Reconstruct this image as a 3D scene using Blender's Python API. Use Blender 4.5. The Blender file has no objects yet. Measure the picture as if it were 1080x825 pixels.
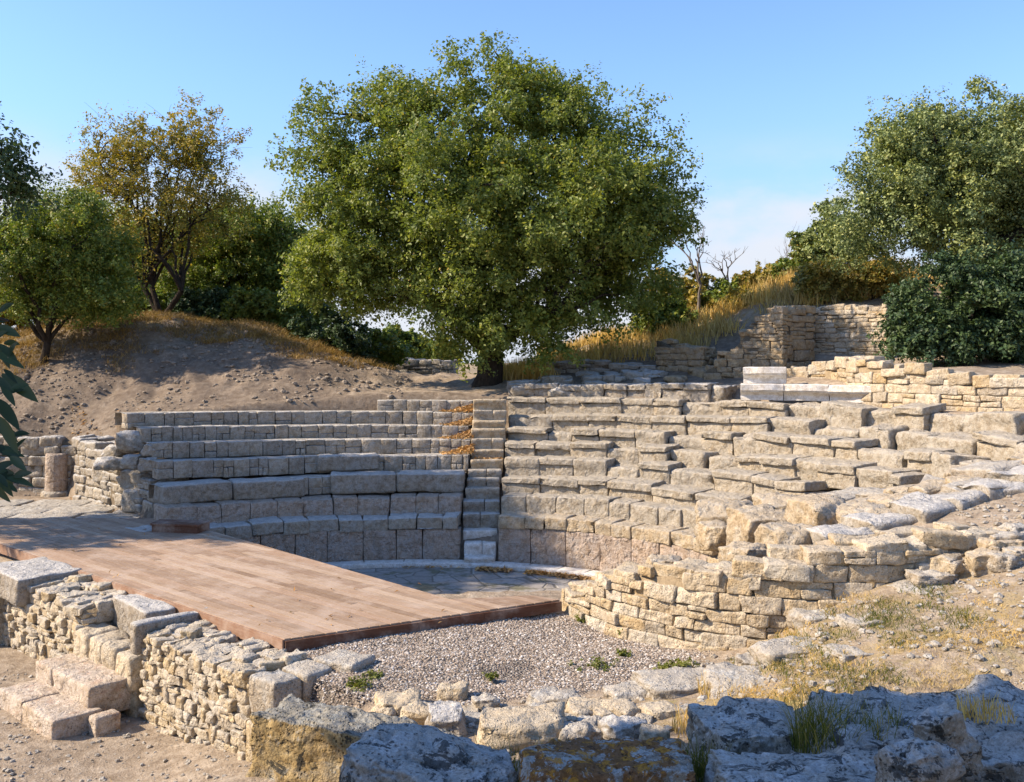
import bpy, math, random
import numpy as np
from mathutils import Vector, Matrix

random.seed(7)
rng = np.random.default_rng(7)
R = math.radians
SC = bpy.context.scene
COL = SC.collection
F, YH, CH = 1000.0, 382.0, 4.5            # focal length in photo pixels, horizon row, eye height

def at(px, py, z):                         # photo pixel on a known height -> place on the ground plan
    D = F * (CH - z) / (py - YH)
    return ((px - 540) / F * D, D, z)

def far(px, py, D):                        # photo pixel at a known distance
    return ((px - 540) / F * D, D, CH - (py - YH) / F * D)

# ------------------------------------------------------------------ noise
def _hash(i, j, k):
    h = (i.astype(np.int64) * 374761393 + j.astype(np.int64) * 668265263 + k.astype(np.int64) * 2147483647) & 0xFFFFFFFF
    h = ((h ^ (h >> 13)) * 1274126177) & 0xFFFFFFFF
    h = ((h ^ (h >> 16)) * 2246822519) & 0xFFFFFFFF
    return ((h ^ (h >> 15)) & 0xFFFF) / 32767.5 - 1.0

def vnoise(p):
    f = np.floor(p); t = p - f; t = t * t * (3 - 2 * t)
    i = f.astype(np.int64)
    out = 0
    for a in (0, 1):
        wa = t[:, 0] if a else 1 - t[:, 0]
        for b in (0, 1):
            wb = t[:, 1] if b else 1 - t[:, 1]
            for c in (0, 1):
                wc = t[:, 2] if c else 1 - t[:, 2]
                out = out + wa * wb * wc * _hash(i[:, 0] + a, i[:, 1] + b, i[:, 2] + c)
    return out

def fbm(p, o=3):
    s = 0; a = 1.0; q = p
    for _ in range(o):
        s = s + a * vnoise(q); q = q * 2.03 + 17.3; a *= .5
    return s

def n2(x, y, f, seed=0., o=3):
    x = np.asarray(x, float); y = np.asarray(y, float)
    p = np.stack([x.ravel() * f, y.ravel() * f, np.full(x.size, seed)], 1)
    return fbm(p, o).reshape(x.shape)

def sstep(a, b, x):
    t = np.clip((x - a) / (b - a), 0, 1)
    return t * t * (3 - 2 * t)

# ------------------------------------------------------------------ mesh building
class MB:
    def __init__(s):
        s.v = []; s.f3 = []; s.f4 = []; s.m3 = []; s.m4 = []; s.n = 0
    def add(s, V, Fq=None, Ft=None, m=0):
        V = np.asarray(V, float)
        if Fq is not None and len(Fq):
            s.f4.append(np.asarray(Fq) + s.n); s.m4.append(np.full(len(Fq), m))
        if Ft is not None and len(Ft):
            s.f3.append(np.asarray(Ft) + s.n); s.m3.append(np.full(len(Ft), m))
        s.v.append(V); s.n += len(V)
    def mesh(s, name, mats, smooth=True, off=(0, 0, 0)):
        V = np.concatenate(s.v) - np.array(off)
        q = np.concatenate(s.f4) if s.f4 else np.zeros((0, 4), int)
        t = np.concatenate(s.f3) if s.f3 else np.zeros((0, 3), int)
        mi = np.concatenate(s.m4 + s.m3) if (s.m4 or s.m3) else []
        me = bpy.data.meshes.new(name)
        me.vertices.add(len(V)); me.vertices.foreach_set('co', V.astype(np.float32).ravel())
        nl = len(q) * 4 + len(t) * 3
        me.loops.add(nl)
        me.loops.foreach_set('vertex_index', np.concatenate([q.ravel(), t.ravel()]).astype(np.int32))
        me.polygons.add(len(q) + len(t))
        ls = np.concatenate([np.arange(len(q)) * 4, len(q) * 4 + np.arange(len(t)) * 3]).astype(np.int32)
        me.polygons.foreach_set('loop_start', ls)
        me.polygons.foreach_set('material_index', np.asarray(mi, np.int32))
        me.polygons.foreach_set('use_smooth', np.full(len(q) + len(t), smooth))
        for m in (mats if isinstance(mats, (list, tuple)) else [mats]):
            me.materials.append(m)
        me.update(calc_edges=True)
        return me

def obj(name, mb, mats, parent=None, smooth=True, loc=None):
    off = loc if loc is not None else (tuple(parent.location) if parent else (0, 0, 0))
    o = bpy.data.objects.new(name, mb.mesh(name, mats, smooth, off))
    COL.objects.link(o)
    if parent: o.parent = parent
    elif loc is not None: o.location = loc
    return o

def tag(o, label, cat, group=None, kind=None):
    if label: o['label'] = label
    if cat: o['category'] = cat
    if group: o['group'] = group
    if kind: o['kind'] = kind
    return o

def thing(name, label, cat, loc=(0, 0, 0), group=None):
    o = bpy.data.objects.new(name, None); COL.objects.link(o)
    o.empty_display_size = .2; o.location = loc
    return tag(o, label, cat, group)

_T = {}
def template(n):
    if n in _T: return _T[n]
    idx = {}; P = []; Fq = []
    def vid(p):
        if p not in idx: idx[p] = len(P); P.append(p)
        return idx[p]
    for ax in range(3):
        for sd in (0, n):
            for i in range(n):
                for j in range(n):
                    q = []
                    for (a, b) in ((i, j), (i + 1, j), (i + 1, j + 1), (i, j + 1)):
                        p = [0, 0, 0]; p[ax] = sd; p[(ax + 1) % 3] = a; p[(ax + 2) % 3] = b
                        q.append(vid(tuple(p)))
                    Fq.append(q if sd else q[::-1])
    _T[n] = (np.array(P), np.array(Fq))
    return _T[n]

def block(mb, c, half, rz=0., r=.03, jit=.03, amp=.012, freq=4., n=4, tilt=(0., 0.), under=0., m=0, rough=1., worn=0.):
    """one dressed or weathered stone; local x along the wall, local y = front(-) to back(+)"""
    half = np.maximum(np.asarray(half, float), .012)
    r = min(r, .45 * half.min())
    I, Fq = template(n)
    L = []
    for a in range(3):
        l = np.concatenate([[-half[a]], np.linspace(-(half[a] - r), half[a] - r, n - 1), [half[a]]])
        L.append(l[I[:, a]])
    p = np.stack(L, 1)
    inner = half - r
    q = np.clip(p, -inner, inner); d = p - q
    ln = np.linalg.norm(d, axis=1, keepdims=True); d = d / np.maximum(ln, 1e-9)
    p = q + r * d
    u = p / half
    if under:
        lower = sstep(.42, .2, u[:, 2]) * sstep(.2, -.7, u[:, 1])
        p[:, 1] += under * lower
    if worn:
        e_ = sstep(-.72, -1., u[:, 1]) * sstep(.45, 1., u[:, 2])
        wv = worn * (.6 + .9 * np.abs(vnoise(np.stack([p[:, 0] * 3.1, p[:, 1] * 0 + rng.uniform(-50, 50), p[:, 2] * 2], 1))))
        p[:, 2] -= e_ * wv; p[:, 1] += e_ * wv * .5
    J = rng.normal(0, jit, (8, 3)) * half * np.array([1, .6, 1])
    for k in range(8):
        sx, sy, sz = (1 if k & 1 else -1), (1 if k & 2 else -1), (1 if k & 4 else -1)
        w = (1 + sx * u[:, 0]) * (1 + sy * u[:, 1]) * (1 + sz * u[:, 2]) / 8
        p = p + w[:, None] * J[k]
    if amp:
        o = rng.uniform(-50, 50, 3)
        ns = fbm(p * freq + o, 3)
        if rough != 1.: ns = ns - np.maximum(0, -ns - .25) * rough
        p = p + d * (amp * ns)[:, None]
    M = Matrix.Rotation(rz, 3, 'Z') @ Matrix.Rotation(tilt[0], 3, 'X') @ Matrix.Rotation(tilt[1], 3, 'Y')
    p = p @ np.array(M).T + np.asarray(c, float)
    mb.add(p, Fq, m=m)

def boulder(mb, c, half, rz=0., amp=.15, freq=1.2, n=22, sq=.55, tilt=(0., 0.), m=0, fine=.02, facets=9):
    """rough weathered rock: rounded box with layered erosion"""
    half = np.asarray(half, float); rng = np.random.default_rng(int(abs(c[0] * 1311 + c[1] * 7177 + c[2] * 377)) + 5)
    I, Fq = template(n)
    p = I / n * 2. - 1.
    s = p / np.linalg.norm(p, axis=1, keepdims=True)
    p = p * sq + s * (1 - sq)
    o = rng.uniform(-50, 50, 3)
    hs = half.mean()
    ns = fbm(p * half / hs * freq + o, 4)
    rid = 1 - np.abs(fbm(p * half / hs * freq * 2.3 + o + 9, 3))
    p = p * (1 + (amp * ns)[:, None] - (amp * .6 * np.maximum(0, rid - .80) * 5)[:, None])
    for _ in range(facets):
        v = rng.normal(0, 1, 3); v /= np.linalg.norm(v); ext = (p @ v).max(); over = np.maximum(0, p @ v - ext * rng.uniform(.70, .93))
        p = p - over[:, None] * v * .92
    p = p * half
    p = p + s * (fine * fbm(p * 9 + o, 3))[:, None]
    M = Matrix.Rotation(rz, 3, 'Z') @ Matrix.Rotation(tilt[0], 3, 'X') @ Matrix.Rotation(tilt[1], 3, 'Y')
    mb.add(p @ np.array(M).T + np.asarray(c, float), Fq, m=m)

def tube(mb, pts, rad, sides=8, m=0, wob=.08):
    pts = np.asarray(pts, float); n = len(pts); rad = np.broadcast_to(np.asarray(rad, float), (n,))
    V = []; a = np.linspace(0, 2 * np.pi, sides, endpoint=False)
    ref = np.array([.31, .17, .2])
    for i in range(n):
        t = pts[min(i + 1, n - 1)] - pts[max(i - 1, 0)]; t /= np.linalg.norm(t) + 1e-9
        x = np.cross(t, ref); x /= np.linalg.norm(x) + 1e-9; y = np.cross(t, x)
        rr = rad[i] * (1 + wob * rng.normal(0, 1, sides))
        V.append(pts[i] + np.outer(np.cos(a) * rr, x) + np.outer(np.sin(a) * rr, y))
    V = np.concatenate(V); Fq = []
    for i in range(n - 1):
        for k in range(sides):
            k2 = (k + 1) % sides
            Fq.append((i * sides + k, i * sides + k2, (i + 1) * sides + k2, (i + 1) * sides + k))
    mb.add(V, Fq, m=m)

def prism(mb, poly, z0, z1, m=0):
    """vertical prism over a convex plan polygon (counter-clockwise)"""
    n = len(poly)
    V = [(x, y, z0) for x, y in poly] + [(x, y, z1) for x, y in poly]
    q = [(i, (i + 1) % n, n + (i + 1) % n, n + i) for i in range(n)]
    if n == 4:
        q += [(4, 5, 6, 7), (3, 2, 1, 0)]; t = None
    else:
        t = [(n, n + i, n + i + 1) for i in range(1, n - 1)] + [(0, i + 1, i) for i in range(1, n - 1)]
    mb.add(V, q, t, m)

# ------------------------------------------------------------------ materials
class NT:
    def __init__(s, name):
        s.mat = bpy.data.materials.new(name); s.mat.use_nodes = True
        s.t = s.mat.node_tree; s.t.nodes.clear()
        s.out = s.n('ShaderNodeOutputMaterial')
    def n(s, typ, **kw):
        nd = s.t.nodes.new(typ)
        for k, v in kw.items(): setattr(nd, k, v)
        return nd
    def l(s, a, b): s.t.links.new(a, b)
    def inp(s, nd, key, val):
        i = nd.inputs[key]
        if hasattr(val, 'is_output'): s.l(val, i)
        elif isinstance(val, (tuple, list)) and len(val) == 3 and i.type == 'RGBA': i.default_value = (*val, 1)
        else: i.default_value = val
    def noise(s, vec, scale, detail=4., rough=.6, dist=0.):
        nd = s.n('ShaderNodeTexNoise'); s.l(vec, nd.inputs['Vector'])
        nd.inputs['Scale'].default_value = scale; nd.inputs['Detail'].default_value = detail
        nd.inputs['Roughness'].default_value = rough; nd.inputs['Distortion'].default_value = dist
        return nd.outputs['Fac']
    def voro(s, vec, scale, feature='F1', rnd=1.):
        nd = s.n('ShaderNodeTexVoronoi', feature=feature); s.l(vec, nd.inputs['Vector'])
        nd.inputs['Scale'].default_value = scale; nd.inputs['Randomness'].default_value = rnd
        return nd
    def ramp(s, fac, stops, interp='LINEAR'):
        nd = s.n('ShaderNodeValToRGB'); nd.color_ramp.interpolation = interp
        e = nd.color_ramp.elements
        while len(e) > 1: e.remove(e[-1])
        e[0].position = stops[0][0]; e[0].color = (*stops[0][1], 1)
        for p, c in stops[1:]:
            k = e.new(p); k.color = (*c, 1)
        s.l(fac, nd.inputs['Fac'])
        return nd.outputs['Color']
    def rng(s, v, a, b, c=0., d=1.):
        nd = s.n('ShaderNodeMapRange', interpolation_type='SMOOTHSTEP')
        s.inp(nd, 'Value', v)
        for k, x in zip(('From Min', 'From Max', 'To Min', 'To Max'), (a, b, c, d)): nd.inputs[k].default_value = x
        return nd.outputs['Result']
    def math(s, op, a, b=0.):
        nd = s.n('ShaderNodeMath', operation=op)
        for i, v in enumerate((a, b)):
            if hasattr(v, 'is_output'): s.l(v, nd.inputs[i])
            else: nd.inputs[i].default_value = v
        return nd.outputs[0]
    def mix(s, fac, a, b, mode='MIX'):
        nd = s.n('ShaderNodeMix', data_type='RGBA', blend_type=mode, clamp_factor=True)
        ins = [i for i in nd.inputs if i.enabled]
        for i, v in zip(ins, (fac, a, b)):
            if hasattr(v, 'is_output'): s.l(v, i)
            elif isinstance(v, (tuple, list)): i.default_value = (*v, 1)
            else: i.default_value = v
        return [o for o in nd.outputs if o.enabled][0]
    def bump(s, h, strength=.5, dist=.02, normal=None):
        nd = s.n('ShaderNodeBump'); s.l(h, nd.inputs['Height'])
        nd.inputs['Strength'].default_value = strength; nd.inputs['Distance'].default_value = dist
        if normal: s.l(normal, nd.inputs['Normal'])
        return nd.outputs['Normal']
    def bsdf(s, col, rough=.9, normal=None, spec=.25):
        nd = s.n('ShaderNodeBsdfPrincipled')
        s.inp(nd, 'Base Color', col); s.inp(nd, 'Roughness', rough)
        nd.inputs['Specular IOR Level'].default_value = spec
        if normal: s.l(normal, nd.inputs['Normal'])
        s.l(nd.outputs[0], s.out.inputs['Surface'])
        return nd

def stone_mat(name, tones, grey=(.30, .29, .27), grey_amt=.55, dark=(.05, .048, .045), dark_amt=.35, pit=.5, bump=.6,
              top_grey=.35, lichen=None, scale=1.):
    """weathered limestone: a tone per stone, mottling, grey patina (with painted-in tread light for left_seat), dark lichen spots, pitted relief"""
    s = NT(name)
    g = s.n('ShaderNodeNewGeometry'); P = g.outputs['Position']
    k = len(tones)
    base = s.ramp(g.outputs['Random Per Island'], [(i / max(1, k - 1), c) for i, c in enumerate(tones)])
    big = s.noise(P, 1.7 * scale, 3); mid = s.noise(P, 9 * scale, 5, .65); fine = s.noise(P, 55 * scale, 4, .7)
    base = s.mix(s.rng(mid, .36, .66), base, s.mix(1., base, (.7, .65, .58), 'MULTIPLY'))
    base = s.mix(s.rng(big, .35, .7, 0, .5), base, s.mix(1., base, (1.12, 1.04, .9), 'MULTIPLY'))
    sep = s.n('ShaderNodeSeparateXYZ'); s.l(g.outputs['Normal'], sep.inputs[0])
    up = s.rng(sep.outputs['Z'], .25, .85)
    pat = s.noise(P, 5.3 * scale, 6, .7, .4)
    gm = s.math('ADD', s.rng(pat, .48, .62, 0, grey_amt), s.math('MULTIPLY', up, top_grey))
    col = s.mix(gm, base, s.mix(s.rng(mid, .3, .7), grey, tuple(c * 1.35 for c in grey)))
    dk = s.noise(P, 13 * scale, 6, .75, .3)
    dm = s.math('MULTIPLY', s.rng(dk, .56, .70), s.math('ADD', dark_amt, s.math('MULTIPLY', up, dark_amt * .3)))
    col = s.mix(dm, col, dark)
    if lichen:
        for c, sc_, lo, amt in lichen:
            col = s.mix(s.rng(s.noise(P, sc_, 9, .74, .6), lo, lo + .022, 0, amt), col, c)
    col = s.mix(s.rng(fine, .4, .64, 0, .7), col, s.mix(1., col, (.62, .6, .57), 'MULTIPLY'))
    vd = s.voro(P, 30 * scale).outputs['Distance']
    pits = s.rng(vd, .05, .32)
    pm = s.rng(s.noise(P, 4 * scale, 3), .42, .58)
    col = s.mix(s.math('MULTIPLY', s.math('SUBTRACT', 1., pits), s.math('MULTIPLY', pm, min(1., pit * 1.1))), col, s.mix(1., col, (.3, .28, .26), 'MULTIPLY'))
    h = s.math('ADD', s.math('MULTIPLY', mid, 1.1), s.math('MULTIPLY', fine, .45))
    h = s.math('ADD', h, s.math('MULTIPLY', s.math('MULTIPLY', pits, pm), pit))
    s.bsdf(col, .92, s.bump(h, min(1., bump * 1.4), .05), .15)
    return s.mat

def leaf_mat(name, cols, trans=.3, rough=.5, spec=.35, back=None):
    s = NT(name)
    g = s.n('ShaderNodeNewGeometry')
    col = s.ramp(g.outputs['Random Per Island'], cols)
    var = s.noise(g.outputs['Position'], .9, 3)
    col = s.mix(s.rng(var, .35, .65, 0, .8), col, s.mix(1., col, (1.35, 1.2, .75), 'MULTIPLY'))
    b = s.n('ShaderNodeBsdfPrincipled'); s.l(col, b.inputs['Base Color'])
    b.inputs['Roughness'].default_value = rough; b.inputs['Specular IOR Level'].default_value = spec
    t = s.n('ShaderNodeBsdfTranslucent'); s.l(s.mix(1., col, (1.3, 1.35, .6), 'MULTIPLY'), t.inputs['Color'])
    m = s.n('ShaderNodeMixShader'); m.inputs[0].default_value = trans
    s.l(b.outputs[0], m.inputs[1]); s.l(t.outputs[0], m.inputs[2]); s.l(m.outputs[0], s.out.inputs['Surface'])
    return s.mat

def bark_mat(name, c1, c2):
    s = NT(name)
    g = s.n('ShaderNodeNewGeometry'); P = g.outputs['Position']
    mp = s.n('ShaderNodeMapping'); mp.inputs['Scale'].default_value = (1, 1, .3); s.l(P, mp.inputs[0])
    a = s.noise(mp.outputs[0], 14, 5, .7, .3)
    s.bsdf(s.ramp(a, [(.3, c1), (.7, c2)]), .95, s.bump(a, .9, .04), .1)
    return s.mat

M = {}
M['left_seat'] = stone_mat('grey_limestone', [(.42, .38, .325), (.345, .315, .27), (.47, .43, .365), (.39, .355, .30)], grey=(.43, .42, .40), grey_amt=.3, dark_amt=.45, top_grey=1.)  # tops paler than fronts: light on the treads painted into the real patina
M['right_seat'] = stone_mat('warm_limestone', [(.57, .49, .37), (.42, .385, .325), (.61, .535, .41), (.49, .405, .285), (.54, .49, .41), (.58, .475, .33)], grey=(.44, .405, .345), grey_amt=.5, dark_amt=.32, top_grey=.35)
M['orthostat'] = stone_mat('pink_brown_limestone', [(.45, .37, .31), (.50, .415, .35), (.42, .35, .285)], grey=(.40, .365, .33), grey_amt=.55, dark_amt=.5, pit=.8, top_grey=.1)
M['wall_warm'] = stone_mat('golden_limestone', [(.58, .49, .36), (.65, .58, .46), (.52, .40, .235), (.69, .635, .53), (.46, .415, .345), (.56, .45, .29), (.62, .555, .45)], grey=(.42, .38, .31), grey_amt=.4, dark_amt=.22, top_grey=.4)
M['rubble'] = stone_mat('cream_rubble_limestone', [(.61, .54, .42), (.55, .45, .29), (.67, .61, .50), (.50, .445, .36), (.64, .57, .45)], grey=(.42, .40, .36), grey_amt=.35, dark_amt=.2, top_grey=.5)
M['back_wall'] = stone_mat('buff_limestone', [(.46, .36, .23), (.52, .42, .28), (.42, .325, .2), (.48, .39, .27)], grey=(.36, .33, .28), grey_amt=.4, dark_amt=.3, top_grey=.2)
M['step'] = stone_mat('pinkish_step_stone', [(.56, .48, .395), (.60, .52, .44), (.53, .44, .355)], grey=(.58, .53, .47), grey_amt=.3, dark_amt=.35, top_grey=.1,
                      lichen=[((.42, .26, .19), 3.2, .56, .4)])
M['marble'] = stone_mat('worn_white_marble', [(.78, .77, .74), (.72, .71, .69), (.80, .79, .76)], grey=(.60, .60, .59), grey_amt=.35, dark_amt=.12, pit=.1, bump=.22, top_grey=.05)
M['slab'] = stone_mat('pale_paving_stone', [(.40, .36, .30), (.46, .41, .34), (.36, .325, .275)], grey=(.42, .41, .38), grey_amt=.5, dark_amt=.4, top_grey=.5)
M['boulder'] = stone_mat('lichened_boulder_rock', [(.42, .32, .16), (.38, .29, .15)], grey=(.25, .26, .25), grey_amt=.25, dark=(.028, .032, .03), dark_amt=.5, top_grey=.75, bump=1., pit=.7, scale=.8,
                        lichen=[((.40, .41, .39), 7., .60, .5), ((.03, .034, .034), 4.1, .56, .85)])
M['boulder_grey'] = stone_mat('grey_lichened_rock', [(.36, .34, .295), (.31, .295, .26)], grey=(.42, .425, .42), grey_amt=.6, dark=(.03, .034, .036), dark_amt=.9, top_grey=.55, bump=1., pit=.7, scale=.8,
                        lichen=[((.47, .48, .465), 6., .57, .5), ((.025, .03, .033), 4.6, .55, .8)])
M['boulder_orange'] = stone_mat('orange_lichened_rock', [(.30, .25, .19)], grey=(.34, .34, .33), grey_amt=.5, dark_amt=.5, top_grey=.3, bump=1., pit=.7, scale=.8,
                        lichen=[((.44, .45, .44), 6.5, .5, .85), ((.22, .10, .03), 4.3, .47, .92), ((.52, .25, .04), 6.7, .54, .85), ((.03, .03, .03), 9., .6, .7)])
M['pale_ruin'] = stone_mat('white_far_limestone', [(.55, .52, .46), (.62, .59, .53), (.48, .45, .40)], grey=(.45, .44, .42), grey_amt=.4, dark_amt=.2)

def mortar(name, c):
    s = NT(name); g = s.n('ShaderNodeNewGeometry'); P = g.outputs['Position']
    a = s.noise(P, 22, 5, .7)
    s.bsdf(s.mix(s.rng(a, .3, .7), tuple(x * .6 for x in c), c), .98, s.bump(a, .8, .03), .05)
    return s.mat
M['mortar'] = mortar('earth_joint', (.20, .16, .11))
M['clod'] = mortar('earth_clod', (.36, .305, .245))
M['mortar_warm'] = mortar('sandy_joint', (.36, .28, .18))

# ground: one material, zones picked by place
s = NT('dry_earth_ground'); g = s.n('ShaderNodeNewGeometry'); P = g.outputs['Position']
at_d = s.n('ShaderNodeAttribute', attribute_name='zone'); sepz = s.n('ShaderNodeSeparateColor'); s.l(at_d.outputs['Color'], sepz.inputs[0])
n1 = s.noise(P, 1.1, 5, .65); n3 = s.noise(P, 6., 6, .7); n4 = s.noise(P, 40., 4, .7)
earth = s.ramp(n3, [(.3, (.20, .155, .11)), (.5, (.34, .275, .205)), (.68, (.46, .39, .305))])
earth = s.mix(s.rng(n4, .4, .7, 0, .5), earth, s.mix(1., earth, (.66, .62, .58), 'MULTIPLY'))
peb = s.voro(P, 26.); pm_ = s.rng(peb.outputs['Distance'], .34, .16)
psel = s.math('GREATER_THAN', s.noise(P, 60, 1), .56)
earth = s.mix(s.math('MULTIPLY', pm_, s.math('MULTIPLY', psel, .6)), earth, (.48, .43, .36))
grass = s.ramp(s.noise(P, 9., 6, .75), [(.3, (.19, .135, .06)), (.5, (.33, .245, .11)), (.7, (.43, .34, .18))])
grass = s.mix(s.rng(s.noise(P, 1.9, 4, .6), .55, .68, 0, .6), grass, (.15, .165, .05))
gm_ = s.math('MULTIPLY', sepz.outputs[0], s.rng(s.noise(P, 2.2, 6, .7), .42, .62))
col = s.mix(gm_, earth, grass)
vg = s.voro(P, 34.); gc = s.n('ShaderNodeSeparateColor'); s.l(vg.outputs['Color'], gc.inputs[0])
grav = s.ramp(gc.outputs[0], [(0, (.16, .14, .125)), (.35, (.30, .25, .21)), (.6, (.38, .30, .25)), (.8, (.46, .42, .37)), (1, (.58, .55, .51))])
grav = s.mix(s.rng(vg.outputs['Distance'], .2, .55, 0, .75), grav, (.11, .095, .08))
col = s.mix(sepz.outputs[1], col, grav)
greyd = s.ramp(n3, [(.3, (.115, .088, .068)), (.55, (.185, .148, .115)), (.75, (.27, .225, .18))])  # grey-brown soil, toned darker to hold the trees' shade on the mound
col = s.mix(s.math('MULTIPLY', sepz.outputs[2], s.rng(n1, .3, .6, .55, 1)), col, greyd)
hh = s.math('ADD', s.math('MULTIPLY', n3, 1.2), s.math('MULTIPLY', n4, .5))
hh = s.math('ADD', hh, s.math('MULTIPLY', s.math('MULTIPLY', vg.outputs['Distance'], sepz.outputs[1]), -1.5))
s.bsdf(col, .97, s.bump(hh, .8, .05), .08)
M['ground'] = s.mat

# flagstones of the orchestra
s = NT('worn_flagstones'); g = s.n('ShaderNodeNewGeometry'); P = g.outputs['Position']
v1 = s.voro(P, 1.6, 'DISTANCE_TO_EDGE'); v2 = s.voro(P, 1.6); sc2 = s.n('ShaderNodeSeparateColor'); s.l(v2.outputs['Color'], sc2.inputs[0])
c = s.ramp(sc2.outputs[0], [(0, (.27, .25, .225)), (1, (.34, .32, .295))])
mm = s.noise(P, 8, 5, .7)
c = s.mix(s.rng(mm, .45, .7, 0, .7), c, (.17, .15, .125))
c = s.mix(s.rng(s.noise(P, 1.3, 5, .7), .52, .62, 0, .8), c, (.13, .125, .07))
c = s.mix(s.rng(v1.outputs['Distance'], .03, .008, 0, .7), c, (.11, .10, .075))
s.bsdf(c, .85, s.bump(s.math('ADD', s.rng(v1.outputs['Distance'], 0, .05), s.math('MULTIPLY', mm, .5)), .6, .03), .2)
M['flag'] = s.mat

# decking
def wood(name, tones, dirx):
    s = NT(name); g = s.n('ShaderNodeNewGeometry'); P = g.outputs['Position']
    rot = s.n('ShaderNodeMapping'); rot.inputs['Rotation'].default_value = (0, 0, -dirx); s.l(P, rot.inputs[0])
    st = s.n('ShaderNodeMapping'); st.inputs['Scale'].default_value = (.06, 1, 1); s.l(rot.outputs[0], st.inputs[0])
    base = s.ramp(g.outputs['Random Per Island'], [(i / (len(tones) - 1), c) for i, c in enumerate(tones)])
    gr = s.noise(st.outputs[0], 60, 6, .7, .2)
    base = s.mix(s.rng(gr, .35, .65, 0, .75), base, s.mix(1., base, (.68, .60, .54), 'MULTIPLY'))
    we = s.noise(P, 2.1, 5, .7)
    base = s.mix(s.rng(we, .42, .7, 0, .55), base, (.46, .37, .30))
    st2 = s.n('ShaderNodeMapping'); st2.inputs['Scale'].default_value = (.25, 1, 1); s.l(rot.outputs[0], st2.inputs[0])
    base = s.mix(s.rng(s.noise(st2.outputs[0], 7, 4, .7), .56, .72, 0, .5), base, (.20, .13, .085))
    s.bsdf(base, .75, s.bump(gr, .35, .01), .2)
    return s.mat
DECK_ANG = math.atan2(.67, -.74)
M['deck'] = wood('weathered_decking', [(.36, .255, .18), (.42, .31, .225), (.25, .175, .12), (.46, .36, .27), (.37, .27, .19), (.32, .235, .17), (.29, .205, .145)], DECK_ANG)
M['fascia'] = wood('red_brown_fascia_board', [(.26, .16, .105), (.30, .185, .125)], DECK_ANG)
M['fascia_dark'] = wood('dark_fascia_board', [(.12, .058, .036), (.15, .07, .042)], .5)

M['bark'] = bark_mat('dark_oak_bark', (.018, .014, .011), (.065, .052, .04))
M['bark_grey'] = bark_mat('grey_dead_bark', (.10, .085, .075), (.24, .21, .19))
M['oak_leaf'] = leaf_mat('oak_leaves', [(0, (.08, .115, .03)), (.35, (.14, .19, .048)), (.85, (.215, .262, .066)), (.985, (.27, .29, .08)), (1, (.36, .26, .07))], .36)
M['ever_leaf'] = leaf_mat('grey_green_evergreen_leaves', [(0, (0.077, 0.116, 0.049)), (.5, (0.164, 0.216, 0.090)), (.85, (0.258, 0.309, 0.136)), (1, (0.344, 0.374, 0.161))], .2)
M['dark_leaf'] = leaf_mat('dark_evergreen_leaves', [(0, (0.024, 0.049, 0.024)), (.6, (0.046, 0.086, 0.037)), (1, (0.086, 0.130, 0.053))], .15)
M['green_leaf'] = leaf_mat('mid_green_leaves', [(0, (0.079, 0.127, 0.031)), (.5, (0.140, 0.205, 0.050)), (.9, (0.228, 0.272, 0.062)), (1, (0.349, 0.290, 0.090))], .3)
M['autumn_leaf'] = leaf_mat('autumn_leaves', [(0, (0.114, 0.146, 0.035)), (.4, (0.228, 0.202, 0.045)), (.75, (0.314, 0.235, 0.055)), (1, (0.380, 0.314, 0.070))], .35)
M['gold_leaf'] = leaf_mat('golden_shrub_leaves', [(0, (0.125, 0.143, 0.039)), (.5, (0.263, 0.234, 0.065)), (1, (0.425, 0.312, 0.098))], .3)
M['near_leaf'] = leaf_mat('glossy_dark_leaves', [(0, (.016, .032, .015)), (1, (.034, .058, .022))], .06, .45, .3)
M['dry_grass'] = leaf_mat('dry_grass_blades', [(0, (0.336, 0.230, 0.091)), (.6, (0.515, 0.380, 0.169)), (1, (0.627, 0.506, 0.273))], .3, .7, .1)
M['green_grass'] = leaf_mat('green_grass_blades', [(0, (.06, .085, .02)), (.6, (.12, .13, .035)), (1, (.34, .27, .1))], .3, .7, .1)
M['straw'] = leaf_mat('brown_straw', [(0, (.13, .09, .045)), (.6, (.25, .17, .08)), (1, (.40, .30, .16))], .2, .7, .1)
M['weed'] = leaf_mat('bright_weed_leaves', [(0, (.09, .12, .03)), (1, (.2, .22, .06))], .3)
M['fallen'] = leaf_mat('fallen_oak_leaves', [(0, (.20, .11, .045)), (.5, (.42, .24, .10)), (1, (.58, .40, .21))], .1, .7, .1)
s = NT('mixed_gravel'); g = s.n('ShaderNodeNewGeometry')
gcol = s.ramp(g.outputs['Random Per Island'], [(0, (.15, .125, .10)), (.3, (.28, .225, .175)), (.55, (.37, .295, .23)), (.75, (.40, .36, .31)), (.92, (.50, .47, .43)), (1, (.68, .66, .63))])
s.bsdf(gcol, .85, None, .2); M['gravel'] = s.mat

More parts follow.
